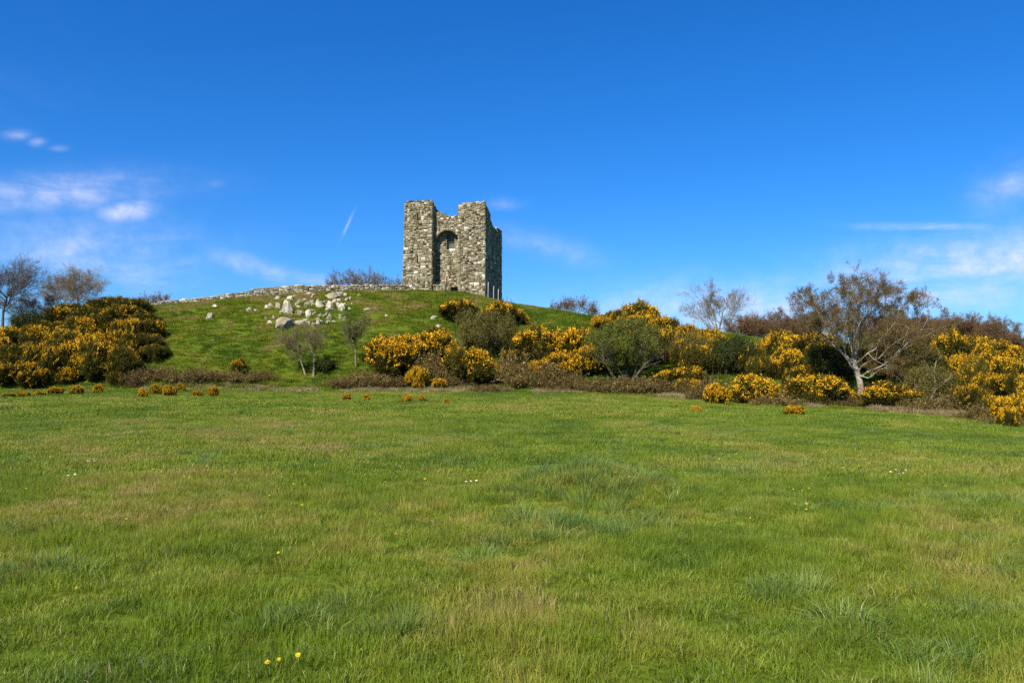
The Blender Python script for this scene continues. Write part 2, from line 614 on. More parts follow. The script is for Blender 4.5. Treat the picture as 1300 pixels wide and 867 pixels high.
def scatter(name, pts, scl, tint, variants, rng, label, zs=None, tilt=.08):
    """one object of grass: points carry scale, turn, tint and variant; instances are placed by nodes"""
    n = len(pts)
    me = bpy.data.meshes.new(name)
    me.vertices.add(n)
    me.vertices.foreach_set('co', np.asarray(pts, np.float32).ravel())
    rot = np.stack([rng.normal(0, tilt, n), rng.normal(0, tilt, n), rng.uniform(0, 2 * PI, n)], -1)
    S = np.stack([scl, scl, scl if zs is None else zs], -1)
    for nm, ty, dat, key in (('rot', 'FLOAT_VECTOR', rot, 'vector'), ('scl', 'FLOAT_VECTOR', S, 'vector'), ('tint', 'FLOAT', tint, 'value'),
                             ('pick', 'INT', rng.integers(0, len(variants), n), 'value')):
        a = me.attributes.new(nm, ty, 'POINT')
        a.data.foreach_set(key, np.asarray(dat, np.int32 if ty == 'INT' else np.float32).ravel())
    coll = bpy.data.collections.new(name + '_blades')
    for v in variants:
        coll.objects.link(v)
    g = bpy.data.node_groups.new(name, 'GeometryNodeTree')
    g.interface.new_socket('Geometry', in_out='INPUT', socket_type='NodeSocketGeometry')
    g.interface.new_socket('Geometry', in_out='OUTPUT', socket_type='NodeSocketGeometry')
    gi, go = g.nodes.new('NodeGroupInput'), g.nodes.new('NodeGroupOutput')
    iop = g.nodes.new('GeometryNodeInstanceOnPoints')
    ci = g.nodes.new('GeometryNodeCollectionInfo')
    ci.inputs['Collection'].default_value = coll
    ci.inputs['Separate Children'].default_value = True
    ci.inputs['Reset Children'].default_value = True

    def na(nm, ty):
        k = g.nodes.new('GeometryNodeInputNamedAttribute')
        k.data_type = ty
        k.inputs['Name'].default_value = nm
        return k.outputs['Attribute']
    mp = g.nodes.new('GeometryNodeMeshToPoints')
    g.links.new(gi.outputs[0], mp.inputs['Mesh'])
    g.links.new(mp.outputs['Points'], iop.inputs['Points'])
    g.links.new(ci.outputs[0], iop.inputs['Instance'])
    iop.inputs['Pick Instance'].default_value = True
    g.links.new(na('pick', 'INT'), iop.inputs['Instance Index'])
    g.links.new(na('rot', 'FLOAT_VECTOR'), iop.inputs['Rotation'])
    g.links.new(na('scl', 'FLOAT_VECTOR'), iop.inputs['Scale'])
    g.links.new(iop.outputs[0], go.inputs[0])
    o = ob(name, me)
    md = o.modifiers.new('grass', 'NODES')
    md.node_group = g
    tag(o, label, 'grass', kind='stuff')
    return o


def cone_points(rng, dens, y0, y1, spread=.78, margin=2.5):
    """random ground positions in the wedge the picture and its near neighbourhood look at"""
    w = 2 * (spread * y1 + margin)
    n = int(dens * w * (y1 - y0))
    x = rng.uniform(-w / 2, w / 2, n); y = rng.uniform(y0, y1, n)
    k = np.abs(x) < spread * y + margin
    return x[k], y[k]


def foot(X):
    return np.interp(X, _FX, _FY)


rng = np.random.default_rng(5)
near_v = [blade_patch('short_blades', 10 + i, 135, .17, .050, .135, .0046, .42, 'grass', clump=i % 2 == 0) for i in range(7)]
mid_v = [blade_patch('mid_blades', 30 + i, 120, .28, .05, .12, .009, .45, 'grass') for i in range(4)]
far_v = [blade_patch('far_blades', 50 + i, 110, .55, .06, .15, .020, .5, 'grass') for i in range(4)]


def grass_tint(x, y):
    t = .47 + 1.15 * (fbm(x * .55, y * .40, 61, 4) - .5) + .55 * (fbm(x * .12, y * .10, 71, 2) - .5) + .5 * (fbm(x * 2.1, y * 2.1, 77, 2) - .5) + rng.normal(0, .11, len(x))
    return np.clip(t, 0, 1)


def lushness(x, y):
    return fbm(x * .5 + 40, y * .5, 91, 3)


X, Y = cone_points(rng, 46, 2.6, 13)
hgt = .68 + 1.7 * np.clip(fbm(X * 1.3, Y * 1.3, 191, 3) - .34, 0, 1) + .8 * np.clip(lushness(X, Y) - .4, 0, 1)
scatter('field_grass', np.stack([X, Y, ground(X, Y)], -1), rng.uniform(.7, 1.3, len(X)), grass_tint(X, Y), near_v, rng,
        'short green grass of the open field', zs=hgt * rng.uniform(.8, 1.3, len(X)))
X, Y = cone_points(rng, 17, 12.5, 30)
hgt = .66 + 1.6 * np.clip(fbm(X * 1.1, Y * 1.1, 191, 3) - .34, 0, 1) + .7 * np.clip(lushness(X, Y) - .4, 0, 1)
scatter('meadow_grass', np.stack([X, Y, ground(X, Y)], -1), rng.uniform(.85, 1.25, len(X)), grass_tint(X, Y), mid_v, rng,
        'green grass across the middle of the field', zs=hgt * rng.uniform(.8, 1.3, len(X)))
X, Y = cone_points(rng, 5.2, 29, 68)
k = Y < foot(X) + 2
X, Y = X[k], Y[k]
hgt = .55 + 1.5 * np.clip(fbm(X * .7, Y * .5, 191, 3) - .34, 0, 1) + .7 * np.clip(lushness(X, Y) - .4, 0, 1)
scatter('pasture_grass', np.stack([X, Y, ground(X, Y)], -1), rng.uniform(.85, 1.3, len(X)), np.clip(grass_tint(X, Y) - .05, 0, 1), far_v, rng,
        'green grass of the field up to the foot of the hill', zs=hgt * rng.uniform(.8, 1.3, len(X)))

# lush tussocks: noise-picked spots plus the mound
lush_v = [blade_patch('lush_blades', 80 + i, 75, .16, .13, .30, .0060, .34, 'lush', clump=True) for i in range(5)]
X, Y = cone_points(rng, 26, 2.6, 26)
lm = np.exp(-(((X - 1.0) / 1.25) ** 2 + ((Y - 11.0) / 1.35) ** 2)) + .8 * np.exp(-(((X - .9) / 1.5) ** 2 + ((Y - 8.6) / 1.2) ** 2)) \
    + .8 * np.exp(-(((X - 6.3) / .7) ** 2 + ((Y - 10.8) / .4) ** 2)) + .7 * np.exp(-(((X + 4.0) / 1.2) ** 2 + ((Y - 6.8) / .6) ** 2)) \
    + .6 * np.exp(-(((X - 2.2) / 1.2) ** 2 + ((Y - 6.2) / .6) ** 2)) + .6 * np.exp(-(((X + 1.3) / .9) ** 2 + ((Y - 5.4) / .4) ** 2))
pr = np.clip(lm * 1.0 + 2.6 * (fbm(X * .9, Y * .9, 121, 3) - .60), 0, 1)
lz = np.clip(.55 + .5 * lm + .5 * fbm(X * 2.2, Y * 2.2, 133, 2), .5, 1.35)
k = rng.uniform(0, 1, len(X)) < pr * .9
X, Y, lz = X[k], Y[k], lz[k]
scatter('lush_grass', np.stack([X, Y, ground(X, Y)], -1), rng.uniform(.7, 1.25, len(X)), rng.uniform(0, 1, len(X)), lush_v, rng,
        'taller bluish green tussock grass on the mound and patches of the field', zs=lz * rng.uniform(.5, 1.0, len(X)))

# scattered dry stalks
straw_v = [blade_patch('straw_blades', 100 + i, 7, .16, .07, .18, .0040, .8, 'straw') for i in range(4)]
X, Y = cone_points(rng, 15, 2.6, 26)
k = rng.uniform(0, 1, len(X)) < np.clip(2.2 * (fbm(X * .6, Y * .6, 131, 3) - .42), .08, 1)
X, Y = X[k], Y[k]
scatter('dry_stalks', np.stack([X, Y, ground(X, Y)], -1), rng.uniform(.7, 1.2, len(X)), rng.uniform(0, 1, len(X)), straw_v, rng,
        'thin dry straw stalks among the field grass')

# hill
hill_v = [blade_patch('hill_blades', 140 + i, 100, .42, .10, .30, .026, .55, 'hillgrass', clump=True) for i in range(5)]
n = 42000
X = rng.uniform(-66, 50, n); Y = rng.uniform(44, 100, n)
k = (Y > foot(X) + 1) & (Y < np.interp(X, _HX, _HC) + 2.5) & (np.abs(X) < .72 * Y)
X, Y = X[k], Y[k]
t = (Y - foot(X)) / (np.interp(X, _HX, _HC) - foot(X))
tn = .36 + 2.0 * (fbm(X * .5, Y * .5, 151, 4) - .5) + .30 * (t - .45) * (X < 0) + .3 * (fbm(X * .1, Y * .1, 161, 2) - .5) + rng.normal(0, .10, len(X))
tn = tn - .12 * (X > 0)
dr = np.exp(-(((X + 23) / 12) ** 2 + ((t - .7) / .25) ** 2))
tn = np.clip(tn + .22 * dr, 0, 1)
scatter('hill_grass', np.stack([X, Y, ground(X, Y)], -1), rng.uniform(.7, 1.4, len(X)), tn, hill_v, rng,
        'rough tussocky green and tawny grass covering the hill', zs=rng.uniform(.5, 1.25, len(X)) * (.75 + .6 * fbm(X * .5, Y * .5, 171, 2)))

# longer rough grass where the field meets the scrub
edge_v = [blade_patch('edge_blades', 210 + i, 90, .40, .14, .42, .020, .45, 'hillgrass', clump=True) for i in range(4)]
X = rng.uniform(-46, 34, 3600)
Y = foot(X) + rng.normal(-.6, 1.0, len(X)) + 2.4 * (fbm(X * .25, X * 0 + 4, 29, 2) - .5)
k = rng.uniform(0, 1, len(X)) < .25 + 1.3 * (fbm(X * .5, Y * .4, 37, 2) - .3)
X, Y = X[k], Y[k]
scatter('rough_edge_grass', np.stack([X, Y, ground(X, Y)], -1), rng.uniform(.6, 1.2, len(X)), np.clip(rng.normal(.32, .22, len(X)), 0, 1), edge_v, rng,
        'longer rough green grass where the field meets the scrub', zs=rng.uniform(.4, 1.1, len(X)))

# pale dry grass fringe along the hedge foot
fringe_v = [blade_patch('fringe_blades', 180 + i, 90, .45, .25, .60, .020, .40, 'straw', clump=True) for i in range(3)]
X = np.concatenate([rng.uniform(-14, 9, 620), rng.uniform(9, 34, 2300), rng.uniform(-34, -14, 200)])
Y = foot(X) + rng.normal(-.2, .75, len(X)) + 1.6 * (fbm(X * .3, X * 0, 23, 2) - .5) - 1.3 * (X > 9)
k = fbm(X * .35, Y * .2, 191, 2) > .38
X, Y = X[k], Y[k]
scatter('dry_fringe_grass', np.stack([X, Y, ground(X, Y)], -1), rng.uniform(.6, 1.1, len(X)), rng.uniform(0, 1, len(X)), fringe_v, rng,
        'pale dry grass fringe along the foot of the gorse bank', zs=rng.uniform(.45, 1.1, len(X)))
# ------------------------------------------------------------------ ruined tower house
TA = R(12)
U_AX = np.array([math.cos(TA), -math.sin(TA), 0.0])
V_AX = np.array([math.sin(TA), math.cos(TA), 0.0])
TW, TD = 10.4, 10.0
T_RIGHT = np.array([-3.33, 98.5, 0.0])
T_ORG = T_RIGHT - TW * U_AX
TZ = 11.0
tower = thing('ruined_tower', 'square ruined grey rubble stone tower with high arch, standing on the hilltop', 'tower', (T_ORG[0], T_ORG[1], TZ), -TA)
# everything below is in the tower's own axes: x along the front, y into the building, z up
trng = np.random.default_rng(77)
stone_bits = []      # (V, Q, shade)


def box_stone(P, Ud, Nd, u0, u1, z0, z1, depth, shade, rng):
    """one rubble stone on a wall plane: P(u,z) gives the plane point, Nd its outward direction"""
    j = lambda s: rng.uniform(-s, s)
    w, h = u1 - u0, z1 - z0
    ins = .10
    bk, fr = [], []
    for (a, c) in ((u0, z0), (u1, z0), (u1, z1), (u0, z1)):
        bk.append(P(a, c) - Nd * .04)
    mu, mz = (u0 + u1) / 2, (z0 + z1) / 2
    for (a, c) in ((u0, z0), (u1, z0), (u1, z1), (u0, z1)):
        aa = a + (mu - a) * ins * 2 * rng.uniform(.3, 1.5) + j(.012)
        cc = c + (mz - c) * ins * 2 * rng.uniform(.3, 1.5) + j(.012)
        fr.append(P(aa, cc) + Nd * (depth * rng.uniform(.6, 1.25)))
    V = np.array(bk + fr)
    Qd = np.array([[4, 5, 6, 7], [0, 1, 5, 4], [1, 2, 6, 5], [2, 3, 7, 6], [3, 0, 4, 7]])
    return V, Qd, np.full(8, shade)


def stone_shade(rng, pale=0.0):
    r = rng.uniform()
    if r < .16:
        return rng.uniform(0, .22)
    if r < .84:
        return rng.uniform(.25, .72) + pale
    return rng.uniform(.75, 1.0)


def facade(P, Nd, u0, u1, z0, top, holes=(), arch=None, rng=trng, cell=.3, core_out=None, pale=0.0, stones=True, small=1.0):
    """a wall face: a mortar sheet with real openings, and rubble stones proud of it.
    P(u,z) point, Nd outward, top(u) broken top line, holes (u0,u1,z0,z1,depth)"""
    Nd = np.asarray(Nd, float)
    ub = set(np.round(np.arange(u0, u1 + 1e-6, cell), 3)) | {round(u1, 3)}
    zb = set(np.round(np.arange(z0, max(top(u) for u in np.linspace(u0, u1, 30)) + cell, cell), 3))
    for h in holes:
        ub |= {round(h[0], 3), round(h[1], 3)}
        zb |= {round(h[2], 3), round(h[3], 3)}
    if arch:
        ub |= set(np.round(np.linspace(arch[0] - arch[2], arch[0] + arch[2], 25), 3))
        zb |= set(np.round(np.linspace(arch[1], arch[1] + arch[2], 14), 3))
    ub = sorted(u for u in ub if u0 - 1e-6 <= u <= u1 + 1e-6); zb = sorted(zb)

    def inhole(u, z, e=0):
        for h in holes:
            if h[0] - e < u < h[1] + e and h[2] - e < z < h[3] + e:
                return True
        if arch and abs(u - arch[0]) < arch[2] + e:
            if z < arch[1] or (u - arch[0]) ** 2 + (z - arch[1]) ** 2 < (arch[2] + e) ** 2:
                return True
        return False
    V, Qd = [], []

    def quad(a, b, c, d):
        k = len(V)
        V.extend([a, b, c, d]); Qd.append([k, k + 1, k + 2, k + 3])
    for a, b in zip(ub[:-1], ub[1:]):
        ta, tb = top(a), top(b)
        for c, d in zip(zb[:-1], zb[1:]):
            if c >= min(ta, tb):
                break
            if inhole((a + b) / 2, (c + d) / 2):
                continue
            quad(P(a, c), P(b, c), P(b, min(d, tb)), P(a, min(d, ta)))
    for h in holes:
        a, b, c, d, dep = h
        back = -Nd * dep
        quad(P(a, c) + back, P(b, c) + back, P(b, d) + back, P(a, d) + back)
        quad(P(a, c), P(a, c) + back, P(a, d) + back, P(a, d))
        quad(P(b, c), P(b, d), P(b, d) + back, P(b, c) + back)
        quad(P(a, d), P(a, d) + back, P(b, d) + back, P(b, d))
        quad(P(a, c), P(b, c), P(b, c) + back, P(a, c) + back)
    core_out.append((np.array(V), np.array(Qd)))
    if not stones:
        return
    z = z0
    zmax = max(top(u) for u in np.linspace(u0, u1, 30)) + .1

    def put(a, b, c, d):
        mu, mz = (a + b) / 2, (c + d) / 2
        wav = .05 * math.sin(mu * 1.7 + mz) + .03 * math.sin(mu * 4.1 - mz * 2.3)
        c += wav; d += wav; mz += wav
        if mz + (d - c) * .2 > top(min(max(mu, u0), u1)) + .06 or inhole(mu, mz, .07) or rng.uniform() < .02:
            return
        sh = np.clip(stone_shade(rng, pale) + (.14 if (b - a) * (d - c) > .13 else -.02), 0, 1)
        stone_bits.append(box_stone(P, None, Nd, a, b, c, d, rng.uniform(.025, .10), sh, rng))

    def split(a, b, c, d, lv=0):
        w, h = b - a, d - c
        big = .52 * small * rng.choice([.6, .8, 1.0, 1.3, 1.7], p=[.28, .32, .24, .11, .05])
        if (w < big and h < big * .62) or lv > 7:
            put(a, b, c, d)
            return
        f = rng.uniform(.32, .68)
        if h > w * rng.uniform(.55, .95):
            split(a, b, c, c + h * f, lv + 1); split(a, b, c + h * f, d, lv + 1)
        else:
            split(a, a + w * f, c, d, lv + 1); split(a + w * f, b, c, d, lv + 1)
    while z < zmax:
        hrow = rng.uniform(.55, 1.1)
        u = u0 - .01
        while u < u1 - .02:
            w = rng.uniform(.6, 1.4)
            if u1 - (u + w) < .5:
                w = u1 - u + .012
            split(u, u + w, z, z + hrow)
            u += w
        z += hrow


def plane(o, u, n):
    o = np.array(o, float); u = np.array(u, float)
    return (lambda a, c: o + u * a + np.array([0, 0, c])), n


def ragged(base, seed, amp=.12, f=2.2):
    return lambda u: base(u) + amp * (float(vnoise(np.array([u * f]), np.array([seed * 3.7]), seed)[0]) - .5) * 2 * (1 if amp else 0)


Z0 = -3.0
parts = {}
# left turret (x 0..3.55), arch wall, right turret (x 7..10.4), main block behind
LT, RT0 = 3.55, 7.0
DREC, DARCH, TARCH = 1.65, .95, .45
lt_top = ragged(lambda u: 12.0, 1, .07)
rt_top = ragged(lambda u: 11.35 + .22 * min(1, max(0, (u - RT0) / 2)), 2, .07)
slit_holes = [(1.62, 1.78, 9.6, 10.5, .5), (1.70, 1.84, 4.2, 5.2, .5)]
putlog = [(7.6, 7.85, 4.6, 4.8, .5), (8.1, 8.4, 4.15, 4.38, .5), (8.65, 8.95, 3.85, 4.05, .45), (9.15, 9.4, 5.0, 5.2, .45), (8.35, 8.6, 7.9, 8.15, .45), (8.75, 9.1, 8.25, 8.42, .4),
          (9.3, 9.5, 9.9, 10.1, .4), (7.5, 7.7, 9.1, 9.3, .4)]
# left turret: slight batter at its outer corner
core = []
bat = lambda z: .36 * max(0, (12 - z)) / 14
P = lambda u, z: np.array([u - bat(z) * (1 - u / LT), 0, z])
facade(P, (0, -1, 0), 0, LT, Z0, lt_top, slit_holes, core_out=core, pale=.03)
facade(lambda u, z: np.array([LT, u, z]), (1, 0, 0), 0, 2.9, Z0, ragged(lambda u: 12.0 - .32 * u, 3, .08), core_out=core)
facade(lambda u, z: np.array([-bat(z), 2.9 - u, z]), (-1, 0, 0), 0, 2.9, Z0, ragged(lambda u: 12.0, 4, .07), core_out=core)
facade(lambda u, z: np.array([LT - u, 2.9, z]), (0, 1, 0), 0, LT, 8.5, lambda u: 11.3, core_out=core, stones=False)
parts['turret_a'] = core
core = []
facade(lambda u, z: np.array([u, 0, z]), (0, -1, 0), RT0, TW, Z0, rt_top, putlog, core_out=core)
facade(lambda u, z: np.array([RT0, 2.6 - u, z]), (-1, 0, 0), 0, 2.6, Z0, ragged(lambda u: 11.3, 5, .08), core_out=core)
facade(lambda u, z: np.array([TW, u, z]), (1, 0, 0), 0, 2.6, Z0, ragged(lambda u: 11.55 - .40 * u, 6, .09), core_out=core)
facade(lambda u, z: np.array([TW - u, 2.6, z]), (0, 1, 0), 0, TW - RT0, 8.5, lambda u: 10.5, core_out=core, stones=False)
parts['turret_b'] = core
# arch wall between the turrets
AC, AS, AR = (LT + RT0) / 2 + .02, 6.75, 1.58


def arch_top(u):
    x = u - LT
    base = 10.85 if x < .3 else (10.85 - (x - .3) * .55 if x < 1.5 else 10.1)
    return base + .10 * math.sin(u * 9) + .06 * math.sin(u * 23)


core = []
facade(lambda u, z: np.array([u, DARCH, z]), (0, -1, 0), LT, RT0, AS - .35, arch_top, arch=(AC, AS, AR), core_out=core, cell=.15, small=.85)
V, Qd = [], []
for k in range(24):                               # soffit
    a, c = PI * k / 24, PI * (k + 1) / 24
    p = [np.array([AC + AR * math.cos(t), y, AS + AR * math.sin(t)]) for t in (a, c) for y in (DARCH, DARCH + TARCH)]
    i = len(V)
    V += p; Qd.append([i, i + 1, i + 3, i + 2])
core.append((np.array(V), np.array(Qd)))
# voussoirs
k, t = 0, .02
while t < PI - .02:
    dt = trng.uniform(.085, .15)
    t1 = min(t + dt, PI)
    ln = trng.uniform(.24, .42)
    pts = []
    for yo, ins in ((.03, 0), (-.07, .012)):
        for (aa, rr) in ((t + ins, AR - .02), (t1 - ins, AR - .02), (t1 - ins, AR + ln), (t + ins, AR + ln)):
            pts.append([AC + rr * math.cos(aa), DARCH + yo, AS + rr * math.sin(aa)])
    stone_bits.append((np.array(pts), np.array([[4, 5, 6, 7], [0, 1, 5, 4], [1, 2, 6, 5], [2, 3, 7, 6], [3, 0, 4, 7]]), np.full(8, trng.uniform(.2, .6))))
    t = t1
# top and rear of the arch wall
us = np.linspace(LT, RT0, 24)
V = np.array([[u, y, arch_top(u)] for u in us for y in (DARCH, DARCH + TARCH)])
Qd = np.array([[2 * i, 2 * i + 2, 2 * i + 3, 2 * i + 1] for i in range(23)])
core.append((V, Qd))
facade(lambda u, z: np.array([RT0 - (u - LT), DARCH + TARCH, z]), (0, 1, 0), LT, RT0, AS + AR + .1, lambda u: arch_top(RT0 - (u - LT)), core_out=core, stones=False)
parts['arch_wall'] = core
# main block: back of the recess (with window and slit), sides, rear
WIN = (5.02, 6.02, 6.05, 7.95, .55)
SLIT = (4.98, 5.12, 1.75, 2.55, .5)
DOOR = (3.62, 4.0, -1.2, .75, .6)
HOLE = (5.5, 6.5, .2, 1.25, .6)


def side_top(u):       # right side, u from the front to the rear
    if u < 2.6:
        return 10.4
    if u < 6.3:
        x = (u - 2.6) / 3.7
        return 10.35 - 1.05 * (1 - (1 - x) ** 2)
    if u < 7.2:
        return 9.30
    return 9.62


core = []
facade(lambda u, z: np.array([u, DREC, z]), (0, -1, 0), LT, RT0, Z0, lambda u: 9.7, [WIN, SLIT, HOLE], core_out=core)
facade(lambda u, z: np.array([TW - .16, u, z]), (1, 0, 0), 2.6, TD, Z0, ragged(side_top, 7, .10), [(4.3, 4.5, 5.5, 6.6, .5), (7.4, 7.6, 3.0, 4.0, .5)], core_out=core)
facade(lambda u, z: np.array([.05 - bat(z), TD - u, z]), (-1, 0, 0), 0, TD - 2.9, Z0, ragged(lambda u: 9.7, 8, .12), core_out=core)
facade(lambda u, z: np.array([TW - .16 - u, TD, z]), (0, 1, 0), 0, TW - .2, Z0, ragged(lambda u: 9.6, 9, .12), core_out=core)
parts['main_wall'] = core
# thickness behind the broken tops and flat wall-heads
for nm, (x0, x1, y0, y1, h) in {'turret_a': (0.0, LT, 0.0, 2.9, 11.15), 'turret_b': (RT0, TW, 0, 2.6, 10.5), 'main_wall': (.1, TW - .16, DREC + .02, TD, 9.15)}.items():
    parts[nm].append((np.array([[x0, y0, h], [x1, y0, h], [x1, y1, h], [x0, y1, h]]), np.array([[0, 1, 2, 3]])))
for key, nm in (('turret_a', 'turret'), ('turret_b', 'turret'), ('arch_wall', 'arch_wall'), ('main_wall', 'main_wall')):
    V, Qd, _ = merge(parts[key])
    ob(nm, mk(nm, V, [Qd], 'mortar'), tower)
# low ruined wall at the foot of the recess
core = []
lw = ragged(lambda u: 1.42 - .05 * u, 12, .10)
facade(lambda u, z: np.array([3.95 + u, -.45, z]), (0, -1, 0), 0, 1.45, -2.5, lw, core_out=core, pale=.05)
facade(lambda u, z: np.array([3.95, .1 - u, z]), (-1, 0, 0), 0, .55, -2.5, lambda u: 1.4, core_out=core)
facade(lambda u, z: np.array([5.40, -.45 + u, z]), (1, 0, 0), 0, .55, -2.5, lambda u: 1.3, core_out=core)
core.append((np.array([[3.95, -.45, 1.36], [5.4, -.45, 1.3], [5.4, .1, 1.3], [3.95, .1, 1.36]]), np.array([[0, 1, 2, 3]])))
V, Qd, _ = merge(core)
ob('low_wall', mk('low_wall', V, [Qd], 'mortar'), tower)
# cap stones on the broken wall heads
for (x0, x1, y0, y1, zf) in ((0, LT, 0, .45, lambda x, y: 12.0), (0, .4, 0, 2.8, lambda x, y: 12.0), (LT - .4, LT, 0, 2.8, lambda x, y: 12 - .32 * y),
                             (RT0, TW, 0, .45, lambda x, y: 11.4 + .15 * min(1, (x - RT0) / 2)), (TW - .4, TW, 0, 2.5, lambda x, y: 11.55 - .4 * y),
                             (RT0, RT0 + .4, 0, 2.5, lambda x, y: 11.3), (LT, RT0, DARCH, DARCH + TARCH, lambda x, y: arch_top(x)),
                             (TW - .6, TW - .16, 2.6, TD, lambda x, y: side_top(y)), (3.95, 5.4, -.45, .1, lambda x, y: 1.34), (.1, .6, 3, TD, lambda x, y: 9.7)):
    nst = int((x1 - x0) * (y1 - y0) * 14) + 4
    for _ in range(nst):
        cx, cy = trng.uniform(x0 + .1, x1 - .1), trng.uniform(y0 + .08, y1 - .08)
        s = trng.uniform(.10, .22)
        zt = zf(cx, cy) - .06
        P = lambda a, c, cx=cx, cy=cy, zt=zt: np.array([cx + a, cy + c, zt])
        stone_bits.append(box_stone(P, None, np.array([0, 0, 1.]), -s, s, -s * .7, s * .7, trng.uniform(.06, .20), np.clip(stone_shade(trng), 0, 1), trng))
V, Qd, S = merge(stone_bits)
o = ob('rubble_stones', mk('rubble_stones', V, [Qd], 'rubble', S), tower)
o['kind'] = 'stuff'
# window grille in the recess
w0, w1, z0, z1, dep = WIN
win = ob('window', mk('window', [[w0 + .02, DREC + dep - .03, z0], [w1 - .02, DREC + dep - .03, z0], [w1 - .02, DREC + dep - .03, z1], [w0 + .02, DREC + dep - .03, z1]], [np.array([[0, 1, 2, 3]])], 'panel'), tower)
for i in range(1, 5):
    x = w0 + (w1 - w0) * i / 5
    pl = np.array([[[x, DREC + .30, z0, .022], [x, DREC + .30, z1, .022]]])
    V, Qd = tubes(pl, 6)
    ob('bar', mk('bar', V, [Qd], 'iron'), win)
for i in range(1, 8):
    z = z0 + (z1 - z0) * i / 8
    V, Qd = tubes(np.array([[[w0, DREC + .30, z, .018], [w1, DREC + .30, z, .018]]]), 6)
    ob('bar', mk('bar', V, [Qd], 'iron'), win)
# pink dressed surround of the slit
sl = []
for (a, b, c, d) in ((SLIT[0] - .17, SLIT[0] - .01, 1.6, 2.7), (SLIT[1] + .01, SLIT[1] + .17, 1.6, 2.7), (SLIT[0] - .1, SLIT[1] + .1, 2.56, 2.78)):
    sl.append(box_stone(lambda u, z: np.array([u, DREC, z]), None, np.array([0, -1., 0]), a, b, c, d, .11, trng.uniform(.3, 1), trng))
V, Qd, S = merge(sl)
ob('slit_surround', mk('slit_surround', V, [Qd], 'brick', S), tower)
# moss and weeds on the wall heads
mrng = np.random.default_rng(9)
spots = [(mrng.uniform(.1, LT - .1), mrng.uniform(0, .4), 12.0) for _ in range(26)] + [(mrng.uniform(LT + .3, LT + 1.9), DARCH + .2, None) for _ in range(16)] \
    + [(mrng.uniform(RT0, TW), mrng.uniform(0, .4), 11.4) for _ in range(7)] + [(mrng.uniform(.1, LT), -.06, mrng.uniform(9.5, 11.9)) for _ in range(12)]
Pm = []
for x, y, z in spots:
    z = arch_top(x) if z is None else z
    Pm.append(np.array([x, y, z - .02]) + mrng.normal(0, .07, (45, 3)) * np.array([1, .6, .7]))
Pm = np.concatenate(Pm)
V, Qd, S = quads(mrng, Pm, np.tile([0, -.3, .8], (len(Pm), 1)), .12, .05, mrng.uniform(.3, 1, len(Pm)))
o = ob('moss', mk('moss', V, [Qd], 'olive_leaf', S), tower)
o['kind'] = 'stuff'

# ------------------------------------------------------------------ boundary wall along the crest
wrng = np.random.default_rng(31)
W_PX = np.linspace(176, 516, 60)
wd = np.interp(W_PX, [176, 250, 330, 380, 430, 516], [97.3, 97.2, 96.6, 96.2, 97.0, 98.4])
wx = (W_PX - CX) / F_PX * wd
wh = np.interp(W_PX, [176, 200, 300, 360, 420, 450, 516], [.55, .80, 1.05, 1.25, .90, 1.0, 1.05])
wz = ground(wx, wd)
wz = np.convolve(np.pad(wz, 3, mode='edge'), np.ones(7) / 7, mode='valid')
bwall = thing('stone_wall', 'low dry stone boundary wall running along the hill crest to the tower', 'wall', (float(wx[30]), float(wd[30]), float(wz[30])))
O = np.array(bwall.location)
Pl = np.stack([wx, wd, wz], -1) - O
cum = np.concatenate([[0], np.cumsum(np.linalg.norm(np.diff(Pl[:, :2], axis=0), axis=1))])


def wl(s):
    return np.array([np.interp(s, cum, Pl[:, k]) for k in range(3)]), float(np.interp(s, cum, wh))


V, Qd = [], []
for i in range(len(Pl)):
    for dy_, dz_ in ((0.02, -.9), (0.02, wh[i] - .08), (.5, wh[i] - .08), (.5, -.9)):
        V.append(Pl[i] + np.array([0, dy_, dz_]))
for i in range(len(Pl) - 1):
    for k in range(3):
        Qd.append([4 * i + k, 4 * i + 4 + k, 4 * i + 5 + k, 4 * i + 1 + k])
ob('wall_core', mk('wall_core', V, [np.array(Qd)], 'mortar'), bwall)
bits = []
z = -.5
while z < 1.2:
    hr = wrng.uniform(.12, .26)
    s = 0
    while s < cum[-1] - .05:
        w = wrng.uniform(.22, .62)
        p, hgt = wl(s + w / 2)
        top_row = z + hr > hgt - .12
        if z < hgt - .02:
            Pf = lambda a, c, p=p: p + np.array([a, 0, c])
            bits.append(box_stone(Pf, None, np.array([0, -1., 0]), -w / 2, w / 2, z + wrng.uniform(-.02, .02), z + hr, wrng.uniform(.03, .12), wrng.uniform(.15, 1), wrng))
        s += w
    z += hr
s = 0
while s < cum[-1] - .05:                    # coping
    w = wrng.uniform(.25, .75)
    p, hgt = wl(s + w / 2)
    if wrng.uniform() > .12:
        Pf = lambda a, c, p=p, hgt=hgt: p + np.array([a, c, hgt - .1])
        bits.append(box_stone(Pf, None, np.array([0, 0, 1.]), -w / 2, w / 2, -.08, .55, wrng.uniform(.04, .24), wrng.uniform(.1, .85), wrng))
    s += w
V, Qd, S = merge(bits)
o = ob('wall_stones', mk('wall_stones', V, [Qd], 'wallstone', S), bwall)
o['kind'] = 'stuff'

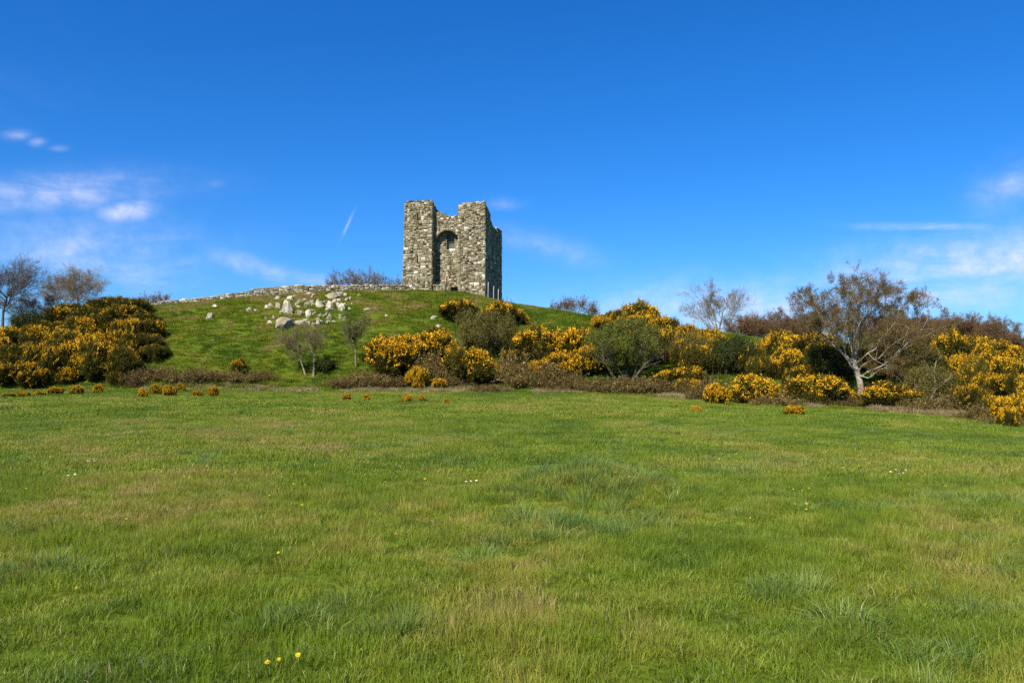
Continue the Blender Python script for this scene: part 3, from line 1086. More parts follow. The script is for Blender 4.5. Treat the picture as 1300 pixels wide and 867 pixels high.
# ------------------------------------------------------------------ rocks breaking through the hillside
def rock_mesh(seed, flat=1.0):
    rng = np.random.default_rng(seed)
    bm = bmesh.new()
    for _ in range(26):
        v = rng.normal(0, 1, 3); v /= np.linalg.norm(v)
        v = np.sign(v) * np.abs(v) ** .75 * rng.uniform(.82, 1.05)
        bm.verts.new(v * np.array([.5, .45, .5 * flat]))
    bmesh.ops.convex_hull(bm, input=bm.verts)
    bmesh.ops.delete(bm, geom=[v for v in bm.verts if not v.link_faces], context='VERTS')
    bmesh.ops.triangulate(bm, faces=bm.faces)
    bmesh.ops.subdivide_edges(bm, edges=bm.edges, cuts=1, use_grid_fill=True)
    for v in bm.verts:
        v.co += Vector(rng.normal(0, .022, 3))
    me = bpy.data.meshes.new('rock')
    bm.to_mesh(me)
    bm.free()
    a = me.attributes.new('shade', 'FLOAT', 'POINT')
    a.data.foreach_set('value', np.full(len(me.vertices), rng.uniform(.2, 1), np.float32))
    me.materials.append(M['rock'])
    return me


rocks = [rock_mesh(200 + i) for i in range(8)]
RK = [(210, 275, 40, 50), (292, 295, 50, 85), (410, 350, 100, 150), (460, 355, 40, 70), (555, 230, 70, 45), (610, 205, 50, 35), (695, 230, 40, 40), (715, 265, 45, 45),
      (765, 235, 40, 50), (790, 275, 90, 80), (855, 225, 40, 30), (905, 285, 100, 90), (935, 185, 120, 80), (1030, 150, 100, 60), (960, 230, 50, 60), (1015, 215, 40, 40),
      (910, 320, 80, 40), (1045, 310, 70, 90), (870, 370, 30, 35), (910, 375, 40, 35), (1150, 190, 30, 40), (1085, 250, 25, 30), (1175, 250, 20, 35), (1245, 220, 30, 20),
      (580, 385, 60, 80), (660, 390, 80, 100), (200, 475, 50, 45), (200, 385, 22, 26), (30, 335, 30, 35), (400, 520, 170, 130), (575, 490, 100, 65), (665, 495, 30, 60),
      (735, 520, 30, 50), (780, 490, 40, 80), (880, 475, 35, 45), (960, 475, 40, 50), (1080, 455, 40, 40), (500, 160, 60, 25), (650, 140, 70, 40), (1260, 145, 40, 25)]
RK = [(320 + a / 9.286, 360 + c / 9.286, w / 9.286, h / 9.286) for a, c, w, h in RK] + \
     [(265, 404.5, 7, 9), (272, 391, 5, 5), (316, 395, 6, 6), (550.5, 405, 7, 4.5), (556, 415.5, 7, 3.5), (490, 402, 4, 3)]
rrng = np.random.default_rng(41)
for _ in range(46):
    RK.append((float(np.clip(rrng.normal(398, 34), 318, 470)), float(np.clip(rrng.normal(396, 12), 376, 420)), rrng.uniform(2.5, 6.5), rrng.uniform(2.5, 5.5)))
for px, py, w, h in RK:
    p = spot(px, py)
    mp_ = m_per_px(p.y)
    sx, sz = w * mp_ * 1.6, h * mp_ * 1.75
    if w > 17:
        lab, grp = 'largest grey boulder at the lower edge of the hillside rock outcrop', None
    elif w > 9.5:
        lab, grp = 'large pale limestone rock breaking out of the grass slope below the wall', 'large pale rocks on the slope'
    elif px > 480 or px < 300:
        lab, grp = 'lone small pale stone in the hill grass away from the outcrop', 'lone stones on the slope'
    else:
        shape = 'upright' if h > w * 1.15 else ('flat' if h < w * .75 else 'chunky')
        size = 'tiny' if w < 3.6 else 'small'
        where = 'just below the stone wall' if py < 386 else ('at the foot of the rock outcrop' if py > 404 else 'in the midst of the rock outcrop')
        lab, grp = f'{size} {shape} pale limestone rock {where} on the grass slope', 'small pale rocks on the slope'
    o = ob('limestone_rock', rocks[rrng.integers(8)], None, (p.x, p.y + sx * .12, p.z + sz * .08), (rrng.uniform(-.3, .3), rrng.uniform(-.3, .3), rrng.uniform(0, 6.3)), (sx, sx * .8, sz))
    tag(o, lab, 'rock', grp)

# ------------------------------------------------------------------ gorse
def gorse_meshes(seed, bloom, nspray=620, top=.0):
    """unit bush: about 2 m wide, 1 m tall at scale 1. sprays of spines on a billowing surface, blossom heads on many of them"""
    rng = np.random.default_rng(seed)
    lumps = [(np.array([0, 0, .36]), np.array([.72, .62, .46]))]
    for _ in range(17):
        a = rng.uniform(0, 2 * PI); r = rng.uniform(.30, .80)
        z = rng.uniform(.22, .72) * (1.1 - .45 * r)
        s = rng.uniform(.15, .34)
        lumps.append((np.array([r * math.cos(a), r * .85 * math.sin(a), z]), np.array([s * 1.15, s * 1.1, s * .85])))
    pts, nrm = [], []
    while len(pts) < nspray:
        c, e = lumps[rng.integers(len(lumps))]
        d = rng.normal(0, 1, 3); d /= np.linalg.norm(d)
        if d[2] < -.45:
            continue
        p = c + d * e * rng.uniform(.84, 1.13)
        if p[2] < .03:
            continue
        ins = sum(1 for c2, e2 in lumps if np.sum(((p - c2) / e2) ** 2) < .72)
        if ins:
            continue
        pts.append(p); nrm.append(d / e / np.linalg.norm(d / e))
    pts, nrm = np.array(pts), np.array(nrm)
    out = norm(nrm + np.array([0, 0, .55]))
    k = 17
    PP = np.repeat(pts, k, 0) + rng.normal(0, .042, (len(pts) * k, 3))
    DD = np.repeat(out, k, 0)
    sh = np.clip(np.repeat(rng.uniform(.1, .75, len(pts)), k) + rng.normal(0, .15, len(PP)), 0, 1)
    A = quads(rng, PP, DD, .090, .018, sh, .7)
    sp = rng.uniform(0, 1, len(pts)) < .3
    SP = np.repeat(pts[sp] + out[sp] * .03, 9, 0) + rng.normal(0, .022, (int(sp.sum()) * 9, 3))
    A2 = quads(rng, SP, np.repeat(out[sp], 9, 0), .19, .016, rng.uniform(.2, .9, len(SP)), .28)
    inner = rng.uniform(-1, 1, (2600, 3)) * np.array([1, .9, .5]) + np.array([0, 0, .48])
    ok = np.zeros(len(inner), bool)
    for c, e in lumps:
        ok |= np.sum(((inner - c) / e) ** 2, 1) < .8
    inner = inner[ok & (inner[:, 2] > .02)]
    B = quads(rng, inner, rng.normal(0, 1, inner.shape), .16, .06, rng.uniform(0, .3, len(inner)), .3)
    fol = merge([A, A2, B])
    # blossom: patches of the surface that flower
    field = .85 * vnoise(pts[:, 0] * 2.6 + seed, pts[:, 1] * 2.6 + pts[:, 2] * 3.1, seed) + .55 * vnoise(pts[:, 0] * 7 + seed, pts[:, 1] * 7 + pts[:, 2] * 8, seed + 1) + .35 * (pts[:, 2] - .4) + .30 * nrm[:, 2] + rng.normal(0, .13, len(pts))
    thr = np.quantile(field, 1 - bloom)
    fp, fo = pts[field > thr], out[field > thr]
    k = 16
    along = rng.uniform(-.03, .13, (len(fp), k, 1))
    BP = (fp[:, None, :] + fo[:, None, :] * along + rng.normal(0, .026, (len(fp), k, 3)) + fo[:, None, :] * .045).reshape(-1, 3)
    BD = np.repeat(fo, k, 0)
    kp = rng.uniform(0, 1, len(BP)) < np.repeat(np.clip((field[field > thr] - thr) / .16, .22, 1), k)
    BP, BD = BP[kp], BD[kp]
    C = quads(rng, BP, BD, .034, .032, np.clip(np.repeat(rng.uniform(.2, .9, len(fp)), k)[kp] + rng.normal(0, .12, len(BP)), 0, 1), 1.0)
    # stems
    m = 9
    st = np.zeros((m, 4, 4))
    for i in range(m):
        a = rng.uniform(0, 2 * PI); r = rng.uniform(.2, .55)
        for q, t in enumerate((0, .35, .7, 1)):
            st[i, q] = [r * t * math.cos(a), r * t * math.sin(a), -.15 + .65 * t, .028 * (1 - .6 * t)]
    D = tubes(st, 5)
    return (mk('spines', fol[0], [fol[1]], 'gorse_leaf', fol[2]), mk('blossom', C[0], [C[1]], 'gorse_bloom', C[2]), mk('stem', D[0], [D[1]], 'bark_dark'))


GV = {'heavy': [gorse_meshes(300 + i, .88) for i in range(3)], 'med': [gorse_meshes(310 + i, .48) for i in range(4)],
      'low': [gorse_meshes(320 + i, .20) for i in range(3)], 'sparse': [gorse_meshes(330 + i, .06) for i in range(2)]}
grng = np.random.default_rng(55)


def gorse(px, py, w, h, kind, label, group=None, depth=None):
    """bush whose foot stands at the ground point seen at (px, py), w x h pixels large there"""
    p = spot(px, py) if depth is None else at(px, depth)
    s = m_per_px(p.y)
    sx, sz = w * s / 1.75, h * s / .93
    v = GV[kind][grng.integers(len(GV[kind]))]
    sy = max(.55 * sx, min(sx, 1.1 * sz))
    t = thing('gorse_bush', label, 'bush', (p.x, p.y + sy * .45, gz(p.x, p.y + sy * .45) - .05 - .25 * sz * 0), grng.uniform(0, 6.28), 1, group)
    t.location.z = min(t.location.z, p.z + .25 * sz)
    t.scale = ((sx + sy) / 2, (sx + sy) / 2, sz)
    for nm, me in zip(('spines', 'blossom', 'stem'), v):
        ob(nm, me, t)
    return t


BLOOM = {'heavy': 'thickly blossoming', 'med': 'half blossoming', 'low': 'thinly blossoming', 'sparse': 'almost blossomless'}


def bank(items, place, group):
    """bushes of one bank: label each by its bloom, size and level on the bank"""
    ys = sorted(a[1] for a in items)
    lo, hi = ys[len(ys) // 3], ys[2 * len(ys) // 3]
    extra = []
    for (x, y, w, h, k) in items:
        extra.append((x + grng.uniform(-8, 8), y + grng.uniform(-5, 3), w * grng.uniform(.62, .85), h * grng.uniform(.9, 1.25), k))
        k2 = {'heavy': 'med', 'med': grng.choice(['low', 'med']), 'low': grng.choice(['sparse', 'med']), 'sparse': grng.choice(['low', 'sparse'])}[k]
        if grng.uniform() < .5:
            extra.append((x + w * grng.uniform(-.7, .7), y + grng.uniform(-9, 1), w * grng.uniform(.4, .6), h * grng.uniform(.7, 1.0), k))
        extra.append((x + w * grng.uniform(-.55, .55), y + grng.uniform(-7, 5), w * grng.uniform(.35, .65), h * grng.uniform(.7, 1.15), str(k2)))
    for a in extra:
        size = 'broad' if a[2] >= 46 else ('middling' if a[2] >= 32 else 'small')
        tall = ' tall' if a[3] > 34 else (' low' if a[3] < 24 else '')
        lev = 'high on' if a[1] <= lo else ('low on' if a[1] > hi else 'midway up')
        gorse(*a, f'{size}{tall} {BLOOM[a[4]]} gorse bush {lev} {place}', group)


# named bushes
gorse(492, 483, 62, 44, 'heavy', 'gorse bush solid with bright blossom beside the slim sapling on the slope')
gorse(527, 474, 60, 40, 'heavy', 'bright blossoming gorse bush behind the small bright gorse at the field edge')
gorse(553, 464, 52, 34, 'heavy', 'bright blossoming gorse bush touching the olive shrub below the tower')
gorse(556, 443, 36, 20, 'low', 'small dull gorse bush above the bright gorse mass, few blossoms')
gorse(530, 496, 26, 26, 'heavy', 'small bright gorse bush in front of the gorse mass, at the field edge')
gorse(557, 496, 18, 13, 'heavy', 'tiny bright gorse bush at the field edge between brambles')
gorse(597, 493, 64, 45, 'med', 'rounded gorse bush with patchy blossom in front of the olive shrub')
gorse(578, 410, 46, 23, 'med', 'upper gorse bush on the bare slope just below the tower')
gorse(634, 415, 40, 29, 'med', 'dome shaped gorse bush below the fence posts by the tower')
gorse(655, 417, 26, 22, 'med', 'small gorse bush clinging to the dome shaped gorse below the fence')
gorse(676, 462, 58, 38, 'med', 'gorse bush with scattered blossom beside the olive shrub')
gorse(722, 468, 66, 46, 'med', 'full gorse bush leaning against the round green hawthorn')
gorse(712, 482, 44, 28, 'heavy', 'low bright gorse bush above the brambles by the round hawthorn')
gorse(748, 480, 44, 34, 'heavy', 'bright gorse bush under the edge of the round hawthorn')
gorse(776, 420, 54, 18, 'heavy', 'flat topped bright gorse bush on the skyline of the grass slope')
gorse(690, 486, 40, 24, 'med', 'low gorse bush rising out of the brambles before the full gorse bush')
gorse(650, 474, 36, 24, 'low', 'thinly blossoming gorse bush between the olive shrub and the brambles')
gorse(628, 488, 30, 20, 'med', 'small gorse bush between the rounded gorse and the brambles')
gorse(880, 505, 34, 22, 'med', 'small gorse bush between the hawthorn and the bright field edge gorse')
gorse(1070, 512, 36, 20, 'med', 'small gorse bush at the foot of the pale trunk')
gorse(858, 496, 44, 24, 'med', 'low bright gorse bush at the right foot of the round hawthorn'.replace('right ', ''))
gorse(910, 514, 32, 26, 'heavy', 'small bright gorse bush at the dry grass before the dark evergreen shrub')
gorse(961, 514, 66, 38, 'heavy', 'large bright gorse bush at the field edge below the dark evergreen shrub')
gorse(1035, 517, 84, 40, 'med', 'broad gorse bush at the field edge beside the pale trunked tree')
gorse(1141, 521, 74, 30, 'med', 'low broad gorse bush beside the leaning pale branch')
bank(((812, 424, 62, 26, 'med'), (848, 438, 60, 32, 'med'), (872, 452, 54, 30, 'med'), (850, 468, 60, 36, 'low'), (905, 448, 50, 22, 'med'), (888, 478, 56, 36, 'low'), (830, 450, 50, 30, 'low'),
          (880, 498, 46, 26, 'low')), 'the bank above the round hawthorn', 'gorse above the hawthorn')
bank(((985, 462, 60, 34, 'med'), (1010, 452, 62, 28, 'med'), (1042, 458, 60, 30, 'med'), (1005, 482, 56, 34, 'med'), (1050, 486, 60, 40, 'sparse'), (1075, 470, 60, 36, 'sparse'), (1020, 498, 50, 32, 'low'), (960, 485, 46, 30, 'low')), 'the bank behind the pale trunked tree', 'gorse behind the pale trunked tree')
bank(((1130, 478, 60, 34, 'low'), (1165, 470, 64, 34, 'low'), (1205, 468, 64, 34, 'med'), (1245, 466, 64, 32, 'med'), (1285, 470, 60, 32, 'med'), (1225, 488, 60, 34, 'med'), (1265, 490, 64, 36, 'med'),
          (1302, 492, 60, 36, 'med'), (1240, 508, 60, 36, 'low'), (1278, 512, 60, 36, 'med'), (1305, 516, 50, 34, 'med'), (1190, 492, 56, 34, 'sparse'), (1232, 526, 50, 30, 'low'), (1264, 532, 46, 28, 'low'),
          (1298, 538, 50, 34, 'heavy'), (1340, 530, 70, 50, 'med'), (1345, 490, 80, 50, 'med'), (1210, 516, 46, 30, 'low')), 'the bank below the russet trees', 'gorse bank below the russet trees')
bank(((46, 446, 62, 26, 'med'), (14, 448, 50, 26, 'med'), (92, 440, 56, 28, 'med'), (134, 436, 56, 30, 'low'), (176, 434, 50, 26, 'med'), (74, 462, 60, 30, 'low'), (112, 464, 70, 36, 'med'), (30, 468, 60, 30, 'low'),
          (150, 462, 50, 30, 'low'), (186, 455, 50, 24, 'sparse'), (66, 484, 64, 36, 'med'), (104, 486, 70, 44, 'med'), (20, 488, 60, 28, 'med'), (150, 484, 56, 34, 'low'), (-15, 470, 60, 40, 'med'), (-20, 492, 50, 26, 'med'),
          (84, 494, 40, 22, 'heavy'), (40, 494, 46, 24, 'med'), (128, 492, 40, 22, 'sparse'), (200, 464, 40, 18, 'sparse')), 'the dense bank below the bare trees', 'gorse bank below the bare trees')
LT_ = ('dark gorse bush with few blossoms crowning the bank below the bare trees', 'dark gorse on top of the bank')
for a in ((98, 412, 62, 24, 'sparse'), (130, 404, 60, 24, 'sparse'), (158, 404, 44, 22, 'sparse'), (74, 420, 54, 24, 'low'), (112, 424, 60, 26, 'sparse'), (150, 418, 56, 24, 'low'), (180, 420, 40, 18, 'sparse'), (55, 434, 44, 22, 'sparse')):
    gorse(*a, *LT_)
SM = ('knee high gorse seedling with yellow blossom in the field grass below the hill', 'gorse seedlings in the field')
for a in ((12, 505, 14, 5, 'low'), (28, 504, 20, 6, 'low'), (48, 503, 14, 5, 'low'), (68, 501, 20, 8, 'med'), (96, 501, 16, 8, 'med'), (124, 500, 14, 8, 'med'), (180, 505, 14, 8, 'heavy'), (198, 501, 16, 9, 'med'), (214, 503, 18, 9, 'heavy'),
          (229, 498, 12, 8, 'med'), (252, 504, 14, 6, 'heavy'), (271, 504, 14, 9, 'heavy'), (440, 508, 12, 6, 'med'), (466, 509, 10, 6, 'med'), (516, 511, 14, 7, 'heavy'), (535, 510, 12, 6, 'med'), (567, 513, 9, 5, 'heavy'),
          (884, 524, 16, 6, 'heavy'), (858, 519, 5, 5, 'heavy'), (1010, 527, 26, 10, 'heavy'), (302, 478, 20, 16, 'low')):
    gorse(a[0], a[1], a[2] * .85, a[3] * (1.5 if a[2] < 20 else 1.25), {'low': 'med', 'med': 'heavy', 'heavy': 'heavy'}[a[4]], *SM)


# ------------------------------------------------------------------ trees and shrubs
def curve_from(rng, P0, D0, L, R0, R1, n, wig, trop):
    """batch of wandering tapered curves: (m,n,4)"""
    m = len(P0)
    out = np.zeros((m, n, 4))
    d = norm(D0)
    p = P0.copy()
    out[:, 0, :3] = p
    for i in range(1, n):
        d = norm(d + rng.normal(0, wig, (m, 3)) + np.asarray(trop))
        p = p + d * (L / (n - 1))[:, None]
        out[:, i, :3] = p
    t = np.linspace(0, 1, n)[None, :]
    out[:, :, 3] = R0[:, None] * (1 - t) + R1[:, None] * t
    return out


def children(rng, par, k, t0, t1, ang, lratio, rratio, n, wig, trop, lmin=.0, endtaper=.25, rmin=.004):
    m, pn, _ = par.shape
    L = np.linalg.norm(np.diff(par[:, :, :3], axis=1), axis=2).sum(1)
    t = rng.uniform(t0, t1, (m, k))
    f = t * (pn - 1)
    i = np.minimum(f.astype(int), pn - 2)
    fr = (f - i)[..., None]
    r = np.arange(m)[:, None]
    A, B = par[r, i], par[r, i + 1]
    C = A * (1 - fr) + B * fr
    T = norm(B[..., :3] - A[..., :3])
    az = rng.normal(0, 1, T.shape)
    S = norm(az - T * (az * T).sum(-1, keepdims=True))
    an = rng.uniform(ang[0], ang[1], (m, k))[..., None]
    D = T * np.cos(an) + S * np.sin(an)
    Lc = L[:, None] * lratio * rng.uniform(.65, 1.25, (m, k)) * (1.15 - .55 * t)
    rad = np.maximum(C[..., 3] * rratio * rng.uniform(.75, 1.1, (m, k)), rmin)
    keep = (Lc > lmin).ravel()
    return curve_from(rng, C[..., :3].reshape(-1, 3)[keep], D.reshape(-1, 3)[keep], Lc.ravel()[keep], rad.ravel()[keep],
                      np.maximum(rad.ravel()[keep] * endtaper, rmin * .6), n, wig, trop)


def buds(rng, curves, per, size, wid, t0=.2, spread=.05):
    m, n, _ = curves.shape
    t = rng.uniform(t0, 1, (m, per)) * (n - 1)
    i = np.minimum(t.astype(int), n - 2)
    fr = (t - i)[..., None]
    r = np.arange(m)[:, None]
    P = (curves[r, i, :3] * (1 - fr) + curves[r, i + 1, :3] * fr).reshape(-1, 3)
    P = P + rng.normal(0, spread, P.shape)
    D = np.tile([0, 0, .5], (len(P), 1))
    return quads(rng, P, D, size, wid, np.clip(np.repeat(rng.uniform(.1, .9, m), per) + rng.normal(0, .15, len(P)), 0, 1), .8)


def tree_parts(t, trunk, mids, twigs, bark, twigmat, leaf=None, leafmat=None):
    ob('trunk', mk('trunk', *[(v, [q]) for v, q in [merge([tubes(c, s) for c, s in trunk])[:2]]][0], bark, smooth=True), t)
    V, Qd, _ = merge([tubes(c, s) for c, s in mids])
    ob('branches', mk('branches', V, [Qd], bark, smooth=True), t)
    if twigs:
        V, Qd, _ = merge([tubes(c, s) for c, s in twigs])
        ob('crown', mk('crown', V, [Qd], twigmat, np.full(len(V), .5)), t)
    if leaf:
        V, Qd, S = merge(leaf)
        ob('foliage', mk('foliage', V, [Qd], leafmat, S), t)


def resample(pts, n):
    pts = np.array(pts, float)
    s = np.concatenate([[0], np.cumsum(np.linalg.norm(np.diff(pts[:, :3], axis=0), axis=1))])
    q = np.linspace(0, s[-1], n)
    # smooth: piecewise linear then one smoothing pass
    out = np.stack([np.interp(q, s, pts[:, k]) for k in range(4)], -1)
    out[1:-1] = (out[:-2] + 2 * out[1:-1] + out[2:]) / 4
    return out


# the pale trunked tree on the bank
hr = np.random.default_rng(88)
hp = spot(1093, 503)
k_ = m_per_px(hp.y) / 4.336
hero = thing('sycamore_tree', 'pale trunked spreading tree in bud rising from the gorse bank', 'tree', hp)


def hz(x, y, dep, r):
    return [(x - 490) * k_, dep, (792 - y) * k_, r]


trunk = resample([hz(490, 815, 0, .36), hz(490, 770, 0, .27), hz(484, 710, .05, .24), hz(466, 650, .05, .22), hz(455, 600, .1, .17), hz(450, 560, .15, .13)], 12)
LIMBS = [
    [(465, 655, .05, .13), (400, 590, -.3, .11), (330, 510, -.5, .085), (240, 430, -.7, .06), (130, 330, -.9, .025)],
    [(460, 620, .1, .12), (400, 560, .4, .10), (365, 480, .6, .085), (350, 390, .7, .06), (250, 220, .9, .025)],
    [(452, 575, .15, .13), (432, 420, .3, .09), (385, 270, .5, .055), (310, 140, .3, .02)],
    [(455, 590, .1, .13), (480, 450, -.3, .10), (470, 310, -.5, .06), (425, 160, -.4, .02)],
    [(462, 600, .1, .12), (520, 420, .5, .09), (560, 300, .8, .06), (620, 200, .9, .035), (690, 170, 1.0, .018)],
    [(478, 690, .0, .15), (515, 655, -.2, .12), (600, 635, -.5, .10), (650, 590, -.7, .075), (710, 490, -.8, .055), (780, 440, -.9, .04), (835, 300, -1, .016)],
    [(480, 650, .1, .11), (520, 600, .5, .09), (600, 578, .8, .075), (660, 560, .9, .06), (720, 475, 1.1, .045), (890, 385, 1.3, .016)],
    [(500, 510, .3, .09), (560, 470, .6, .07), (600, 440, .7, .06), (640, 330, .9, .035), (700, 190, 1.1, .015)],
    [(450, 580, .1, .11), (420, 470, -1.0, .08), (440, 330, -1.7, .05), (380, 170, -2.0, .018)],
    [(455, 590, .1, .11), (480, 480, 1.1, .08), (520, 350, 1.9, .05), (500, 190, 2.3, .018)],
    [(455, 600, .05, .10), (380, 500, 1.2, .07), (300, 400, 1.9, .045), (220, 280, 2.2, .016)],
    [(465, 610, .05, .10), (540, 500, -1.3, .07), (600, 390, -1.9, .045), (640, 280, -2.2, .016)],
    [(470, 680, 0, .07), (520, 690, -.6, .055), (560, 640, -1.0, .04), (660, 625, -1.2, .02)],
    [(470, 470, .0, .08), (520, 330, -.6, .05), (555, 160, -.9, .018)],
    [(360, 430, .6, .07), (270, 300, .2, .045), (170, 200, .0, .016)],
    [(610, 420, .7, .06), (690, 330, .4, .04), (760, 250, .2, .015)],
    [(410, 600, -.2, .07), (350, 470, -1.0, .05), (270, 390, -1.5, .03), (190, 350, -1.7, .014)],
]
limbs = np.stack([resample([hz(*a) for a in L], 10) for L in LIMBS])
limbs[..., 3] *= .56
fz = limbs[..., 2] - 2.0
limbs[..., 2] = np.where(fz > 0, 2.0 + fz * .94, limbs[..., 2])
trunk[:, 3] *= .80
limbs[:, 1:-1, :3] += hr.normal(0, .045, limbs[:, 1:-1, :3].shape)
b1 = children(hr, limbs, 12, .22, .98, (.35, 1.1), .40, .60, 7, .16, (.0, 0, .05), rmin=.010)
b2 = children(hr, b1, 9, .2, 1, (.35, 1.0), .52, .50, 5, .18, (.02, 0, .03), rmin=.006)
b3 = children(hr, b2, 8, .15, 1, (.3, 1.0), .55, .6, 4, .18, (.03, 0, .0), rmin=.0038)
mid3 = b3[:, 2, :3]
dens3 = vnoise(mid3[:, 0] * .9 + 7, mid3[:, 2] * .9 + mid3[:, 1] * .5, 5) + .08 * (mid3[:, 2] - 4)
tree_parts(hero, [(trunk[None], 12)], [(limbs, 8), (b1, 5)], [(b2, 4), (b3, 3)], 'bark_pale', 'twig',
           [buds(hr, b3[dens3 > .22], 6, .046, .026, .15, .06)], 'bud')


def bare_tree(name, label, p, H, W, seed, bark='bark_grey', nl=7, leafy=0, leafmat='bud', lean=0.0, fork=.28, up=.05, group=None, stems=1, twigmat=None, dens=1.0, rz=0, spreadang=(.3, .85)):
    rng = np.random.default_rng(seed)
    t = thing(name, label, 'tree', p, rz, 1, group)
    r0 = H * .016 + .03
    P0 = np.zeros((stems, 3)); P0[:, 0] = rng.uniform(-.12, .12, stems) * W * (stems > 1)
    P0[:, 2] = -.2
    D0 = np.stack([rng.uniform(-.3, .3, stems) * (stems > 1) + lean, rng.uniform(-.2, .2, stems) * (stems > 1), np.ones(stems)], -1)
    tr = curve_from(rng, P0, D0, np.full(stems, H * (fork + .22)), np.full(stems, r0), np.full(stems, r0 * .45), 7, .05, (0, 0, .05))
    limbs = children(rng, tr, nl + 2, .32, 1, spreadang, 1.0, .50, 9, .12, (0, 0, up))
    # pull limb tips to the wished width and height
    tip = limbs[:, -1, :3]
    sc_h = (H * .86) / max(.1, np.quantile(tip[:, 2], .9)); sc_w = (W * .42) / max(.1, np.quantile(np.abs(tip[:, :2]), .85))
    for c in (tr, limbs):
        c[..., 2] = np.where(c[..., 2] > 0, c[..., 2] * sc_h, c[..., 2])
        c[..., :2] *= sc_w
    b1 = children(rng, limbs, int(9 * dens), .15, 1, (.3, 1.0), .60, .50, 7, .14, (0, 0, up), rmin=.010)
    b2 = children(rng, b1, int(8 * dens), .15, 1, (.3, .95), .52, .50, 5, .16, (0, 0, up * .8), rmin=.007)
    b3 = children(rng, b2, int(7 * dens), .15, 1, (.3, .9), .55, .6, 4, .17, (0, 0, .04), rmin=.0065)
    leaf = [buds(rng, b3, leafy, .055, .028, .1, .05)] if leafy else None
    tree_parts(t, [(tr, 9)], [(limbs, 7), (b1, 5)], [(b2, 4), (b3, 3)], bark, twigmat or bark, leaf, leafmat)
    return t


def top_h(p, py):        # height above p that reaches image row py
    return EYE + (HORIZ - py) * p.y / F_PX - p.z


p = at(912, 101)
bare_tree('ash_tree', 'leafless double stemmed grey tree on the crest behind the gorse', p, top_h(p, 362), 7.0, 401, stems=2, lean=.0, fork=.2, nl=7)
p = at(92, 100)
bare_tree('ash_tree', 'leafless wide grey tree rising behind the dark gorse bank', p, top_h(p, 343), 7.2, 402, nl=9, stems=2, dens=1.15)
p = at(2, 84)
bare_tree('oak_tree', 'tall dark bare tree with dense twigs beside the gorse bank', p, top_h(p, 326), 9.5, 403, bark='bark_dark', nl=13, leafy=0, stems=1, fork=.2, dens=1.2, spreadang=(.4, 1.2))
p = at(36, 88)
bare_tree('oak_tree', 'smaller dark bare tree between the tall dark tree and the gorse', p, top_h(p, 376), 6.2, 404, bark='bark_dark', nl=11, leafy=0, fork=.12, dens=1.2, spreadang=(.4, 1.1))
p = at(-45, 90)
bare_tree('oak_tree', 'dark bare tree behind the tall dark tree', p, top_h(p, 345), 9, 405, bark='bark_dark', nl=10, dens=1.2)
TH = ('small leafless hawthorn showing its twigs over the hill crest', 'hawthorns behind the crest')
for i, (px, d, py, w) in enumerate(((178, 104, 373, 2.4), (206, 104, 369, 2.4), (424, 107, 345, 3.4), (440, 108, 342, 3.4), (460, 107, 343, 3.6), (482, 108, 348, 3.0), (500, 109, 352, 2.4),
                                    (700, 104, 382, 2.6), (714, 104, 378, 3.0), (730, 104, 377, 3.0), (746, 104, 383, 2.4))):
    p = at(px, d)
    lab = 'small leafless hawthorn behind the ' + ('low outer end of the stone wall' if px < 300 else ('stone wall next to the tower' if px < 600 else 'grass shoulder beyond the thin posts'))
    bare_tree('hawthorn_tree', lab, p, top_h(p, py), w, 420 + i, bark='twig', nl=6, stems=2, fork=.2, group=TH[1], dens=.75, lean=.12)
RU = ('russet brown leafless tree with a dense domed twig crown beyond the gorse bank', 'russet trees beyond the bank')
for i, (px, d, py, w, l) in enumerate(((962, 97, 405, 6.5, 2), (988, 99, 399, 7.5, 2), (1018, 96, 408, 6, 2), (1150, 78, 404, 7, 3), (1178, 80, 401, 7, 3), (1205, 80, 405, 7, 3), (1232, 80, 414, 7, 3), (1258, 80, 424, 6.5, 3),
                                       (1285, 80, 436, 5, 1), (1130, 76, 418, 6.5, 3), (1310, 82, 438, 5, 1))):
    p = at(px, d)
    lab = RU[0] if px > 1190 else ('russet brown twiggy tree on the crest beside the double stemmed grey tree' if px < 1050 else 'russet brown twiggy tree behind the crown of the pale trunked tree')
    bare_tree('thorn_tree', lab, p, top_h(p, py), w, 440 + i, bark='twig', twigmat='russet', nl=9, leafy=l, leafmat='russet', stems=3, fork=.12, group=RU[1], lean=.06, spreadang=(.3, 1.0))


